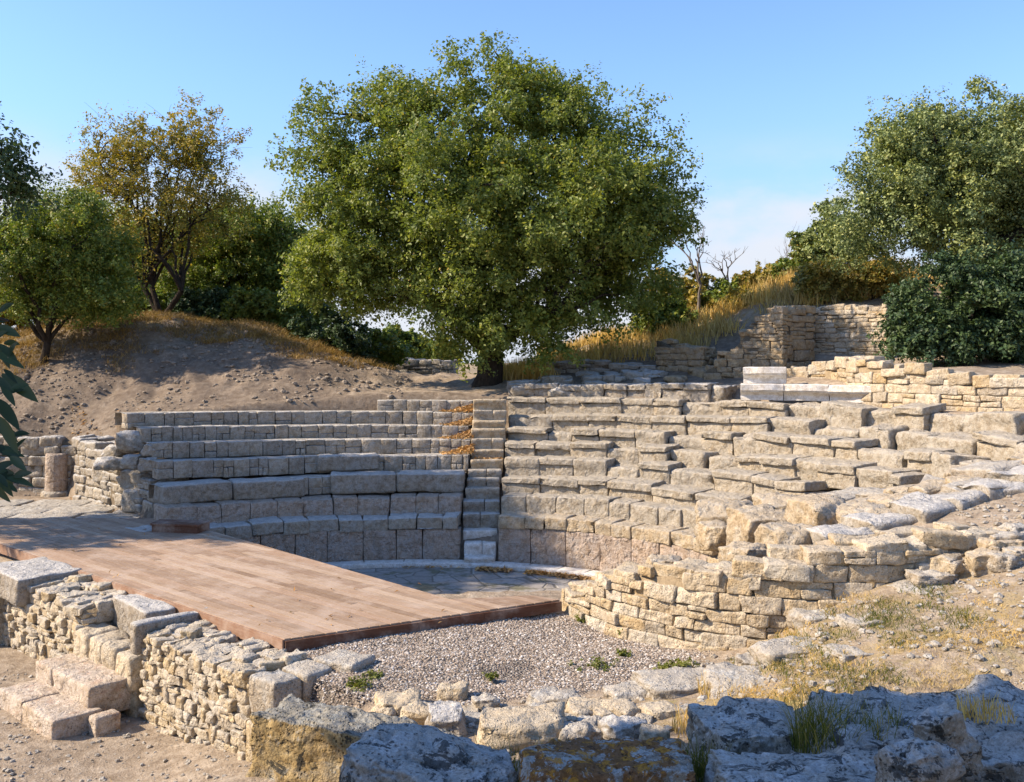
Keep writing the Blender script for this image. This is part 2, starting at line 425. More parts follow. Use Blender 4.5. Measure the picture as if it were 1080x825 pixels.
# ------------------------------------------------------------------ terrain
CX, CY, R0, TR = -2.0, 14.2, 6.9, .6
WD = np.array([.736, -.677]); WN = np.array([-.677, -.736]); WE = np.array([-2.57, 10.15])   # foreground wall: direction, outward, end corner
CP = np.array([
 (-2, 10.8, 1.0), (0, 10, 1.0), (1, 11.5, 1.0), (0, 13, 1.0), (2.2, 11.8, 1.0), (-5, 14, .97), (-8, 17, .97), (-10, 20, .97), (-11, 22.5, .97), (-13.5, 22, 1.0),
 (-1.5, 9.6, 1.0), (.3, 9.5, 1.04), (1.45, 9.1, 1.2), (-12, 24.4, .97), (-15, 24.4, 1.0), (-16, 20, 1.0), (-5, 17, .97),
 (-1.5, 7.5, .95), (0, 7, 1.15), (1.2, 7, 1.3), (2.5, 7.5, 1.3), (4.1, 8.9, 1.80), (3.5, 6.5, 1.2), (4.2, 7.4, 1.35), (5.4, 7.4, 1.6), (2.9, 8.5, 1.5), (5.1, 9.5, 2.05), (-2, 6, 1.0), (0, 4, 1.7), (3, 3, 2.1), (-3, 3, 1.7), (0, 0, 2.8), (5, 0, 2.9), (-5, 0, 2.8),
 (2.5, 9.6, 1.42), (1.9, 10.6, 1.0), (2.3, 11.15, .97), (1.8, 11.1, .98), (2.9, 10.85, 1.08), (2.5, 10.3, 1.1), (3.3, 10.4, 1.62), (4.2, 10.5, 1.85), (5.15, 10.8, 2.02), (6.1, 11.2, 2.45), (7, 12.6, 2.7), (9, 13, 3.1), (7.5, 9, 2.5), (10, 10, 3.0),
 (2.2, 13.4, .9), (2.8, 13.6, 1.1), (3.2, 14.6, 1.2), (3.7, 16, 1.1), (3.6, 12.3, 1.8), (4.4, 12.4, 2.2), (4.4, 14.5, 1.75), (4.6, 16.5, 1.5), (5.7, 16.6, 1.95), (5.4, 12.8, 2.4), (6.2, 13.6, 2.6), (7.2, 14.6, 2.85), (8.6, 14.6, 3.1), (10.5, 14.5, 3.5), (5.6, 15, 2.15), (6.6, 15.6, 2.3), (7.8, 16.6, 2.7), (9.0, 17.0, 3.0), (10.5, 16.6, 3.3),
 (-11, 25.4, 2.75), (-13.5, 25.6, 2.75), (-9.5, 25.4, 3.3), (-6, 25.6, 3.5), (-15, 31, 5.75), (-11.5, 31, 5.95), (-8, 31, 5.7), (-6.2, 29.5, 4.95), (-3.9, 28, 4.05), (-1.7, 28, 3.88), (-9.5, 28, 4.35), (-12.2, 27.7, 4.0), (-12, 36, 5.6), (-12, 45, 5.0), (-6.5, 36, 3.6), (-4, 33, 3.65), (-2, 35, 3.6), (-9, 38, 4.8),
 (-2.5, 25.8, 3.6), (-.75, 27.3, 3.86), (1, 26.8, 3.95), (2.2, 27.2, 4.05), (3.2, 29, 4.45), (3.2, 32, 5.3), (5.5, 31, 5.4), (6.6, 36.5, 5.8), (3.5, 35, 5.2), (9.5, 36, 6.6), (7.2, 28, 4.9), (4.2, 26, 4.0), (6, 24.8, 4.0), (7, 23.9, 4.1), (9, 24.4, 4.3), (8, 29.5, 6.4), (10, 32, 7.5), (14, 30, 7.2), (16, 34, 7.9), (20, 30, 7.4),
 (10, 22, 4.38), (10, 20.5, 4.3), (12, 20, 4.3), (9.2, 20.4, 4.28), (13, 23, 4.5), (12, 27, 6.0), (14, 16, 4.0),
 (-30, 30, 4.5), (30, 30, 7), (0, 60, 3.0), (-40, 60, 3), (40, 60, 6), (0, 44, 3.4), (3, 38, 4.6), (-25, 10, .6), (-22, 22, 1.2), (25, 10, 4), (20, 0, 3.5), (-20, 0, 1.5), (-14, 14, .3)])
def _phi(r): return r
_A = np.linalg.norm(CP[:, None, :2] - CP[None, :, :2], axis=2)
_n = len(CP)
_K = np.zeros((_n + 3, _n + 3)); _K[:_n, :_n] = _phi(_A) - np.eye(_n) * .02
_K[:_n, _n] = 1; _K[:_n, _n + 1:] = CP[:, :2]; _K[_n, :_n] = 1; _K[_n + 1:, :_n] = CP[:, :2].T
_W = np.linalg.solve(_K, np.concatenate([CP[:, 2], [0, 0, 0]]))
def rbf(x, y):
    out = np.empty(x.size); xf = x.ravel(); yf = y.ravel()
    for i in range(0, x.size, 20000):
        q = np.stack([xf[i:i + 20000], yf[i:i + 20000]], 1)
        d = np.linalg.norm(q[:, None] - CP[None, :, :2], axis=2)
        out[i:i + 20000] = d @ _W[:_n] + _W[_n] + q @ _W[_n + 1:]
    return out.reshape(x.shape)

def polar(x, y):
    return np.hypot(x - CX, y - CY), np.degrees(np.arctan2(y - CY, x - CX))

def low_mask(x, y):
    sd = (x - WE[0]) * WN[0] + (y - WE[1]) * WN[1]
    t = (x - WE[0]) * WD[0] + (y - WE[1]) * WD[1]
    return sstep(-.55, -.25, sd) * sstep(1.6, .2, t) * sstep(11.5, 10., -t)

def ground(x, y, detail=True):
    x = np.asarray(x, float); y = np.asarray(y, float)
    d0 = np.hypot(x, y - 15)
    k = sstep(45, 75, d0)
    xc = x * (1 - k) + k * x / np.maximum(d0, 1) * 50; yc = 15 + (y - 15) * (1 - k) + k * (y - 15) / np.maximum(d0, 1) * 50
    h = rbf(xc, yc); h = h * (1 - k) + k * 2.0
    rr, th = polar(x, y)
    lm = low_mask(x, y)
    low = -.08 + .2 * sstep(-4.2, -2.6, x) + .25 * sstep(9.6, 8.2, y)
    h = h * (1 - lm) + low * lm
    # ground under the seats and the sunken orchestra
    cav = np.interp(rr, [7.3, 11.4, 11.7, 12.4], [.62, 2.88, 3.5, 3.5])
    lim = np.interp(rr, [8.3, 9.6], [30, 9])
    outer = np.where(th < 62, 12.45, 11.6)
    mc = sstep(131.6, 130.8, th) * sstep(lim - 6, lim, th) * sstep(7.0, 7.3, rr) * sstep(outer + .35, outer, rr)
    h = h * (1 - mc) + cav * mc
    mo = sstep(7.3, 7.05, rr) * sstep(13.75, 14.35, y + .25 * (x + 1)) * sstep(12, 16, th) * sstep(140, 132, th)
    h = h * (1 - mo) + (-.03) * mo
    mp_ = sstep(130.8, 131.6, th) * sstep(25.6, 25.35, y) * sstep(18, 19, y) * sstep(-19, -17, x)
    h = h * (1 - mp_) + .94 * mp_
    if detail:
        w = (1 - mo) * (1 - .7 * mc) * (1 - mp_)
        h = h + w * (.035 * n2(x, y, .9, 3.) + .012 * n2(x, y, 4., 8.))
        md = sstep(25.3, 27, y) * sstep(1, -4, x)
        h = h + md * (.17 * n2(x, y, .7, 21., 4) + .06 * n2(x, y, 2.6, 5., 4) - .25 * np.maximum(0, .25 - np.abs(n2(x * 1.6, y * .5, .8, 41., 2))))
        h = h + sstep(34, 60, y) * .3 * n2(x, y, .15, 2.)
    return h
def gz(x, y): return float(ground(np.array([x]), np.array([y]))[0])

xs = np.unique(np.round(np.concatenate([-np.geomspace(17, 1500, 34), np.arange(-17, 17.01, .12), np.geomspace(17, 1500, 34)]), 3))
ys = np.unique(np.round(np.concatenate([-np.geomspace(1, 1200, 24), np.arange(-1, 5, .4), np.arange(5, 36, .12), np.geomspace(36, 2500, 40)]), 3))
X, Y = np.meshgrid(xs, ys)
Z = ground(X, Y)
mb = MB(); nx, ny = len(xs), len(ys)
ii = (np.arange(ny - 1)[:, None] * nx + np.arange(nx - 1)[None]).ravel()
mb.add(np.stack([X.ravel(), Y.ravel(), Z.ravel()], 1), np.stack([ii, ii + 1, ii + nx + 1, ii + nx], 1))
gnd = tag(obj('ground', mb, M['ground']), None, None, kind='structure')
def seg_side(x, y, a, b): return (b[0] - a[0]) * (y - a[1]) - (b[1] - a[1]) * (x - a[0])
GP = [(-2.4, 10.2), (-1.6, 9.9), (.2, 9.75), (1.3, 10.1), (2.3, 11.3), (1.6, 12.3), (.9, 13.2), (.6, 13.5), (-.9, 13.3), (-3.2, 11.9)]   # gravel area
def in_poly(x, y, P_):
    c = np.zeros(np.shape(x), bool); n = len(P_)
    for i in range(n):
        (x1, y1), (x2, y2) = P_[i], P_[(i + 1) % n]
        c ^= ((y1 > y) != (y2 > y)) & (x < (x2 - x1) * (y - y1) / (y2 - y1 + 1e-12) + x1)
    return c
gravel = in_poly(X + .12 * n2(X, Y, 2., 4.), Y + .12 * n2(X, Y, 2., 9.), GP).astype(float)
rr_, th_ = polar(X, Y)
dryg = np.maximum(sstep(28.3, 29.5, Y) * sstep(1.0, 2.4, X), sstep(2.2, 3.6, X) * sstep(12, 10.8, Y) * .7)
dryg = np.maximum(dryg, sstep(27.6, 29.6, Y + .8 * n2(X, Y, .6, 7.)) * sstep(-4, -6, X) * .95)
dryg = np.maximum(dryg, sstep(1.0, 1.6, X) * sstep(10.2, 9.4, Y) * .8)
dryg = np.maximum(dryg, sstep(36, 40, Y)) * (1 - gravel)
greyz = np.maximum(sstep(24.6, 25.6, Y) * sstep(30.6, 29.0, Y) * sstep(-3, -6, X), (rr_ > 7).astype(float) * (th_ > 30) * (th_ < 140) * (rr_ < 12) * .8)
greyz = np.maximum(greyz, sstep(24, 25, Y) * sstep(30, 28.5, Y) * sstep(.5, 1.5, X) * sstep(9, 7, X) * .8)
ca = gnd.data.color_attributes.new('zone', 'FLOAT_COLOR', 'POINT')
ca.data.foreach_set('color', np.stack([dryg.ravel(), gravel.ravel(), greyz.ravel(), np.ones(X.size)], 1).astype(np.float32).ravel())

# orchestra floor sheet
mb = MB(); a = np.linspace(R(25), R(150), 60); rad = np.linspace(.6, 6.9, 20)
V = [(CX + r_ * math.cos(t), CY + r_ * math.sin(t), .01 + .012 * math.sin(3 * t + r_ * 2)) for r_ in rad for t in a]
mb.add(V, [(i * 60 + j, i * 60 + j + 1, (i + 1) * 60 + j + 1, (i + 1) * 60 + j) for i in range(19) for j in range(59)])
tag(obj('orchestra_floor', mb, M['flag']), None, None, kind='structure')

# ------------------------------------------------------------------ seats
def hit(px, rad):
    a_ = (px - 540) / F
    A = a_ * a_ + 1; B = -2 * (a_ * CX + CY); C = CX * CX + CY * CY - rad * rad
    D = (-B + math.sqrt(max(B * B - 4 * A * C, 1e-6))) / (2 * A)
    return a_ * D, D
def profile(k, pts):
    """edge heights along the tier, read off the photograph: (angle, height)"""
    rad = R0 + TR * k; o = []
    for px, py in pts:
        x, D = hit(px, rad); o.append((math.degrees(math.atan2(D - CY, x - CX)), CH - (py - YH) * D / F))
    o.sort(); return rad, np.array(o)
LEFT = {0: [(150, 561), (217, 557.4), (256, 554.5), (300, 549.7), (397, 547.3), (482, 545.8)], 1: [(176, 536), (194, 534), (254, 531), (320, 527.7), (397, 525), (486, 522.5)],
 2: [(172, 514), (254, 509), (320, 504), (416, 501), (488, 501)], 3: [(166, 486.6), (256, 484.7), (320, 482), (412, 481), (494, 480)],
 4: [(160, 467.6), (236, 466), (320, 464), (397, 463.7), (496, 464)], 5: [(149, 451), (320, 449), (397, 448.4), (494, 450)],
 6: [(134, 436), (320, 434), (397, 434), (500, 436)], 7: [(398, 422), (498, 422.6)]}
RIGHT = {0: [(525.6, 545), (577, 545.6), (623.5, 549.8), (662, 554.7), (698.8, 559.5), (735.7, 566.3), (752, 571)],
 1: [(528.5, 523.6), (590.6, 524.2), (643, 526.6), (668, 533), (724, 537.8), (757, 541), (774, 545)],
 2: [(528.5, 505), (588.6, 505), (666, 508), (687, 515), (731.8, 519.7), (764.7, 524.6), (800, 530)],
 3: [(531.4, 483.8), (619.7, 484.8), (677.9, 488.6), (706.6, 492.5), (741.5, 494.5), (782, 499.3), (823, 506), (850, 513)],
 4: [(532.4, 466.3), (604, 467.3), (674, 469), (689, 471), (745, 476), (793.9, 480.9), (854, 484.8), (867.6, 488), (907, 491.5), (950, 502)],
 5: [(534.3, 451.4), (604, 452), (674, 454.7), (737.6, 456.6), (825, 458.6), (886, 464), (913.7, 466.4), (978, 477), (1040, 486)],
 6: [(535, 435.3), (658.5, 438), (749, 440), (826.8, 441.7), (855, 444.5), (918, 446.8), (943.6, 449), (987, 453.7), (1024, 457), (1100, 467)],
 7: [(535, 418.8), (662, 420.7), (747, 421.7), (799.7, 425.6), (823, 423.6), (906.8, 428), (941, 427), (978, 429.5), (1024, 433), (1110, 441)],
 8: [(535, 405), (616, 406), (690, 404), (760, 405)]}
def arc_pos(rad, th): return np.array([CX + rad * math.cos(th), CY + rad * math.sin(th)])

def tier_blocks(k, pts, name, label, group, mat, wr, height, rough=1., under=0., gone=0., mats2=None, rz_j=.02, n=6):
    rad, pr = profile(k, pts)
    zf = lambda d: float(np.interp(d, pr[:, 0], pr[:, 1]))
    t0, t1 = R(pr[0, 0]), R(pr[-1, 0])
    tm = (t0 + t1) / 2; pm = arc_pos(rad, tm)
    T = thing(name, label, 'seat tier', (pm[0], pm[1], zf(math.degrees(tm)) - height), group)
    th = t1
    while th > t0 + .01:
        w = random.uniform(*wr); dth = w / rad
        if th - dth < t0 + .35 * wr[0] / rad: dth = th - t0; w = dth * rad
        tc = th - dth / 2; th -= dth
        dep = TR + .16
        dr = random.gauss(0, .014 * rough); dz = random.gauss(0, .009 * rough)
        z1 = zf(math.degrees(tc)) + dz
        ruin = sstep(62, 30, math.degrees(tc)) if gone else 0.
        broken = random.random() < gone + .22 * ruin; dr += random.gauss(0, .05) * ruin; dz -= abs(random.gauss(0, .03)) * ruin
        if broken: dr += random.uniform(.05, .25); z1 -= random.uniform(.05, .17)
        hgt = height + random.uniform(-.01, .03)
        p = arc_pos(rad + dr + dep / 2, tc)
        hgt += .12 if k else 0; mb = MB()
        split = under and not broken and random.random() < .78
        if split:
            st_ = random.uniform(.13, .18); p2 = arc_pos(rad + dr + dep / 2 + random.uniform(.05, .1), tc); mb2 = MB()
            block(mb2, (p2[0], p2[1], z1 - st_ - (hgt - st_) / 2), (w / 2 - .004, dep / 2, (hgt - st_) / 2), tc - math.pi / 2, r=.015, jit=.03, amp=.02 * rough, freq=5., n=n)
            obj('riser_block', mb2, mat, T); hgt = st_ - .003
        block(mb, (p[0], p[1], z1 - hgt / 2), (w / 2 - .003 - (.006 * random.random() if rough > 1.2 else 0), dep / 2, hgt / 2), tc - math.pi / 2 + random.gauss(0, rz_j + .06 * ruin),
              r=random.uniform(.012, .022) * (2.2 if broken else 1), jit=.018 * rough, amp=.016 * rough * (2.2 if broken else 1), freq=5., n=n + 2, worn=random.uniform(.004, .026) * rough,
              tilt=(random.gauss(0, .012 * rough + .035 * ruin), random.gauss(0, .012 * rough + .03 * ruin)), under=under * .5 if not broken and not split else 0, rough=1.5)
        obj('seat_slab' if split else 'seat_block', mb, mat, T)
    return T

def tier_masonry(k, pts, name, label, group, mat, height, th_cut=None, extra=0.):
    """tier front of small coursed stones with thin coping"""
    rad, pr = profile(k, pts)
    zf = lambda d: float(np.interp(d, pr[:, 0], pr[:, 1]))
    t0, t1 = R(pr[0, 0]), R(pr[-1, 0])
    tm = (t0 + t1) / 2; pm = arc_pos(rad, tm)
    T = thing(name, label, 'seat tier', (pm[0], pm[1], zf(math.degrees(tm)) - height), group)
    mb = MB(); th = t1
    while th > t0 + .005:
        w = random.uniform(.2, .5); dth = w / rad
        if th - dth < t0 + .12 / rad: dth = th - t0; w = dth * rad
        tc = th - dth / 2; th -= dth
        z1 = zf(math.degrees(tc)) + random.gauss(0, .006)
        kind = random.random()
        if kind < .42: parts = [(0, 1, 0, 1)]
        elif kind < .8:
            q = random.uniform(.35, .65); parts = [(0, 1, 0, q), (0, 1, q, 1)]
        else:
            q = random.uniform(.4, .6); u = random.uniform(.4, .6); parts = [(0, u, 0, q), (u, 1, 0, q), (0, 1, q, 1)]
        for (a0, a1, b0, b1) in parts:
            dep = .34 + .1 * random.random(); dr = random.gauss(0, .008)
            ta = tc + dth / 2 - dth * (a0 + a1) / 2
            p = arc_pos(rad + dr + dep / 2, ta)
            ww = w * (a1 - a0); hh = height * (b1 - b0)
            block(mb, (p[0], p[1], z1 - height * (1 - (b0 + b1) / 2)), (ww / 2 - .006, dep / 2, hh / 2 - .005), ta - math.pi / 2,
                  r=.012, jit=.03, amp=.01, freq=6, n=4)
    o = obj('seat_front', mb, mat, T)
    # tread: a slab of packed stone behind the front course
    mb = MB(); N = 28
    tt = np.linspace(t0 - .0, t1, N); V = []; Fq = []
    for t in tt:
        zt = zf(math.degrees(t)) - .012
        for (dr, dz) in ((.14, -.3), (.14, 0), (.45, .008), (TR + .2, .0), (TR + .2, -.3)):
            p = arc_pos(rad + dr, t); V.append((p[0], p[1], zt + dz + random.gauss(0, .006)))
    for i in range(N - 1):
        for j in range(4): Fq.append((i * 5 + j, (i + 1) * 5 + j, (i + 1) * 5 + j + 1, i * 5 + j + 1))
    mb.add(V, Fq); obj('seat_tread', mb, M['slab'], T)
    return T
GL = 'tiers of seats left of the stairs'; GR = 'tiers of seats right of the stairs'
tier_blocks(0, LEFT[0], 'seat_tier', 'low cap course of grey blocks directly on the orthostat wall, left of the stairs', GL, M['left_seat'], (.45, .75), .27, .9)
tier_blocks(1, LEFT[1], 'seat_tier', 'smooth grey seat tier, first above the cap course left of the stairs', GL, M['orthostat'], (.5, .85), .42, .7)
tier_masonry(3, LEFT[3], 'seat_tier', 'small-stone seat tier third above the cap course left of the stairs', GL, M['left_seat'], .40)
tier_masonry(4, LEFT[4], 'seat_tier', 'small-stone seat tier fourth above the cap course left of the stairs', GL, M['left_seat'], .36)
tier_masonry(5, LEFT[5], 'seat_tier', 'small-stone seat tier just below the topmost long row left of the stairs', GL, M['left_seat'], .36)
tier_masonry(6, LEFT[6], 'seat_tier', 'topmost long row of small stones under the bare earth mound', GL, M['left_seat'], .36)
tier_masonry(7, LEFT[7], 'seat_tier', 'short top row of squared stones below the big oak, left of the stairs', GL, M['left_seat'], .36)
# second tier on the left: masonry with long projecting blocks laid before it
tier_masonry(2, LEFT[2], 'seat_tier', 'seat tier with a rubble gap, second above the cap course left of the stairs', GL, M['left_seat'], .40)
def lone(k, px0, px1, py, name, label, mat, out=.12, height=.36, back=.5, group=None, **kw):
    rad = R0 + TR * k; x0, y0 = hit(px0, rad - out); x1, y1 = hit(px1, rad - out)
    D = (y0 + y1) / 2; z = CH - (py - YH) * D / F; ang = math.atan2(y1 - y0, x1 - x0); w = math.hypot(x1 - x0, y1 - y0)
    nx_, ny_ = -math.sin(ang), math.cos(ang)
    c = ((x0 + x1) / 2 + nx_ * back / 2, (y0 + y1) / 2 + ny_ * back / 2, z - height / 2)
    mb = MB(); block(mb, c, (w / 2, back / 2, height / 2), ang, r=.05, jit=.02, amp=.022, freq=3, n=9, rough=1.5, **kw)
    return tag(obj(name, mb, mat, loc=(c[0], c[1], z - height)), label, 'stone block', group)
GS = 'long seat blocks lying on the left tiers'
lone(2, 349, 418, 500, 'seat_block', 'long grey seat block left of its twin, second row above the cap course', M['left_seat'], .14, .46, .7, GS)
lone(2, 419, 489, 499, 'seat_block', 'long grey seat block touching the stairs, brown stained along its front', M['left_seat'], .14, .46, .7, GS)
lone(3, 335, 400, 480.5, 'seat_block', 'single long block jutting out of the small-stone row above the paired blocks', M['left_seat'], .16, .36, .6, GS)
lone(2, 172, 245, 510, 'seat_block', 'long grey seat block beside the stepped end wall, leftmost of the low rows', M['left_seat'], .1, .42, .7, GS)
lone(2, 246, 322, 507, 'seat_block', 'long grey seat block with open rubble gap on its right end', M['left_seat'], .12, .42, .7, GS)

tier_blocks(0, RIGHT[0], 'seat_tier', 'low cap course on the orthostat wall right of the stairs', GR, M['right_seat'], (.4, .7), .27, 1., n=6)
tier_blocks(1, RIGHT[1], 'seat_tier', 'pitted seat tier first above the cap course right of the stairs', GR, M['right_seat'], (.45, .75), .42, 1.1, n=7)
tier_blocks(2, RIGHT[2], 'seat_tier', 'seat tier of big long blocks second above the cap course right of the stairs', GR, M['right_seat'], (.65, 1.15), .40, 1.1, .10, .06, n=7)
tier_blocks(3, RIGHT[3], 'seat_tier', 'seat tier third above the cap course right of the stairs', GR, M['right_seat'], (.6, 1.15), .40, 1.15, .10, .1, n=7)
tier_blocks(4, RIGHT[4], 'seat_tier', 'seat tier fourth above the cap course right of the stairs', GR, M['right_seat'], (.6, 1.15), .38, 1.2, .10, .12, n=7)
tier_blocks(5, RIGHT[5], 'seat_tier', 'seat tier fifth above the cap course right of the stairs', GR, M['right_seat'], (.6, 1.2), .38, 1.2, .10, .1, n=7)
tier_blocks(6, RIGHT[6], 'seat_tier', 'long seat tier two rows below the white marble cornice', GR, M['right_seat'], (.6, 1.2), .38, 1.15, .10, .08, n=7)
tier_blocks(7, RIGHT[7], 'seat_tier', 'seat tier right under the white marble cornice and the upper retaining wall', GR, M['right_seat'], (.6, 1.2), .38, 1.15, .10, .06, n=7)
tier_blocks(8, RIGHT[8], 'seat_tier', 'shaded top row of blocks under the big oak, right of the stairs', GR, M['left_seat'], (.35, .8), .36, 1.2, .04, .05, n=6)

# podium of upright slabs
def orthostats(name, label, pxa, pxb, topz):
    rad = R0 + .03
    xa, ya = hit(pxa, rad); xb, yb = hit(pxb, rad)
    ta, tb = math.atan2(ya - CY, xa - CX), math.atan2(yb - CY, xb - CX)
    p = arc_pos(rad, (ta + tb) / 2)
    T = thing(name, label, 'wall', (p[0], p[1], 0), 'curved orthostat walls round the orchestra')
    th = ta
    while th > tb + .01:
        w = random.uniform(.42, .85); d = w / rad
        if th - d < tb + .3 / rad: d = th - tb; w = d * rad
        tc = th - d / 2; th -= d
        zt = topz(math.degrees(tc)) - .265; dep = .35
        q = arc_pos(rad + dep / 2 + random.gauss(0, .008), tc)
        mb = MB(); block(mb, (q[0], q[1], zt / 2), (w / 2 - .005, dep / 2, zt / 2), tc - math.pi / 2, r=.015, jit=.01, amp=.008, freq=3, n=7, rough=2.)
        obj('orthostat', mb, M['orthostat'], T)
prL = profile(0, LEFT[0])[1]; prR = profile(0, RIGHT[0])[1]
orthostats('orthostat_wall', 'curved wall of upright grey slabs left of the white steps, half hidden by the wooden stage', 165, 485, lambda d: float(np.interp(d, prL[:, 0], prL[:, 1])))
orthostats('orthostat_wall', 'curved wall of upright pinkish slabs right of the white steps', 525, 750, lambda d: float(np.interp(d, prR[:, 0], prR[:, 1])))

# white kerb at the foot of the podium
T = thing('marble_kerb', 'low curved white marble kerb at the foot of the upright slabs', 'kerb', (*arc_pos(6.75, R(80)), 0))
a0 = R(128)
while a0 > R(40):
    w = random.uniform(.55, .95); d = w / 6.75; tc = a0 - d / 2; a0 -= d
    q = arc_pos(6.72, tc); mb = MB()
    block(mb, (q[0], q[1], .055), (w / 2 - .004, .2, .055), tc - math.pi / 2, r=.015, jit=.01, amp=.006, n=5); obj('kerb_stone', mb, M['marble'], T)

# stairs between the two seat wedges
ST = [(600, 588, 489, 522, 'marble'), (587, 573, 489, 523, 'marble'), (572.5, 559.5, 488, 524, 'marble'), (558, 542, 488, 527, 'left_seat'), (541, 528.5, 488, 527, 'left_seat'),
      (527.5, 515, 491, 527, 'slab'), (512, 505, 492, 527, 'slab'), (506, 496, 493, 529, 'slab'), (495, 484.8, 496, 530, 'right_seat'), (483, 475, 496, 531, 'right_seat'),
      (473, 463, 497, 531, 'right_seat'), (462.5, 452.7, 497, 533, 'right_seat'), (452, 444, 498, 533, 'right_seat'), (443, 433, 499, 534, 'right_seat'), (432, 421.7, 499, 534, 'right_seat')]
T = thing('stone_staircase', 'steep narrow staircase between the seat wedges, its lowest three steps white marble', 'staircase', (-.72, 20.8, 0))
for i, (yb, yt, xa, xb, mk) in enumerate(ST):
    D = 20.72 + i * .268; zt = CH - (yt - YH) * D / F; zb = max(CH - (yb - YH) * D / F - .12, .0)
    x0, x1 = (xa - 540) / F * D, (xb - 540) / F * D
    mb = MB(); dep = .42
    if i % 3 == 1 or i in (3, 6):
        xm = x0 + (x1 - x0) * random.uniform(.35, .65)
        for (p0, p1) in ((x0, xm), (xm, x1)):
            block(mb, ((p0 + p1) / 2, D + dep / 2, (zt + zb) / 2), ((p1 - p0) / 2 - .004, dep / 2, (zt - zb) / 2), .03, r=.02, jit=.02, amp=.008, n=7, under=.05)
    else:
        block(mb, ((x0 + x1) / 2, D + dep / 2, (zt + zb) / 2), ((x1 - x0) / 2, dep / 2, (zt - zb) / 2), .03, r=.02, jit=.02, amp=.01, n=8, under=.05)
    st = obj('step', mb, M[mk], T)
    if i == 0: st['label'] = 'white marble step at the foot of the stairs'

# fallen leaves (uncountable litter)
def litter(name, pts, size, mat, spread_z=.03, label=None):
    V = []; Fq = []
    for (x, y, z) in pts:
        a = random.uniform(0, 6.28); l = size * random.uniform(.7, 1.3); w = l * .55
        t = rng.normal(0, .45, 2); u = np.array([math.cos(a), math.sin(a), t[0]]) * l; v = np.array([-math.sin(a), math.cos(a), t[1]]) * w
        c = np.array([x, y, z + random.uniform(0, spread_z)]); b = len(V)
        V += [c - u, c + v * .5 + (0, 0, .01), c + u, c - v * .5 + (0, 0, .01)]; Fq.append((b, b + 1, b + 2, b + 3))
    mb = MB(); mb.add(V, Fq)
    return tag(obj(name, mb, mat, smooth=False), label, None, kind='stuff')
pts = []
for k_ in (3, 4, 5, 6):                    # drifts against the stairs on the left treads
    rad, pr = profile(k_, LEFT[k_])
    for _ in range(330):
        px = random.triangular(462, 500, 498); r_ = rad + random.uniform(.04, .62); x, D = hit(px, r_)
        z = float(np.interp(math.degrees(math.atan2(D - CY, x - CX)), pr[:, 0], pr[:, 1]))
        pts.append((x, D, z + .01 + .2 * max(0, (px - 474) / 26) * (r_ - rad) / .6))
for _ in range(60):
    D = 23.0; pts.append(((random.uniform(498, 530) - 540) / F * D, D + random.uniform(-.05, .1), CH - (484.8 - YH) * D / F + .01))
for th0, th1, n_ in ((79, 72, 260), (69, 47, 700), (95, 82, 30)):
    for _ in range(n_):
        t = R(random.uniform(th0, th1)); r_ = 6.5 - abs(random.gauss(0, .13)); pts.append((CX + r_ * math.cos(t), CY + r_ * math.sin(t), .03))
litter('fallen_leaves', pts, .055, M['fallen'])

# ------------------------------------------------------------------ masonry walls
class Path:
    def __init__(s, pts):
        s.p = np.array(pts, float)[:, :2]; s.L = np.concatenate([[0], np.cumsum(np.linalg.norm(np.diff(s.p, axis=0), axis=1))]); s.len = s.L[-1]
    def __call__(s, d):
        d = min(max(d, 0), s.len)
        pt = np.array([np.interp(d, s.L, s.p[:, 0]), np.interp(d, s.L, s.p[:, 1])])
        e = .12; a = np.array([np.interp(max(d - e, 0), s.L, s.p[:, 0]), np.interp(max(d - e, 0), s.L, s.p[:, 1])])
        b = np.array([np.interp(min(d + e, s.len), s.L, s.p[:, 0]), np.interp(min(d + e, s.len), s.L, s.p[:, 1])])
        t = (b - a) / np.linalg.norm(b - a)
        return pt, t, np.array([t[1], -t[0]])

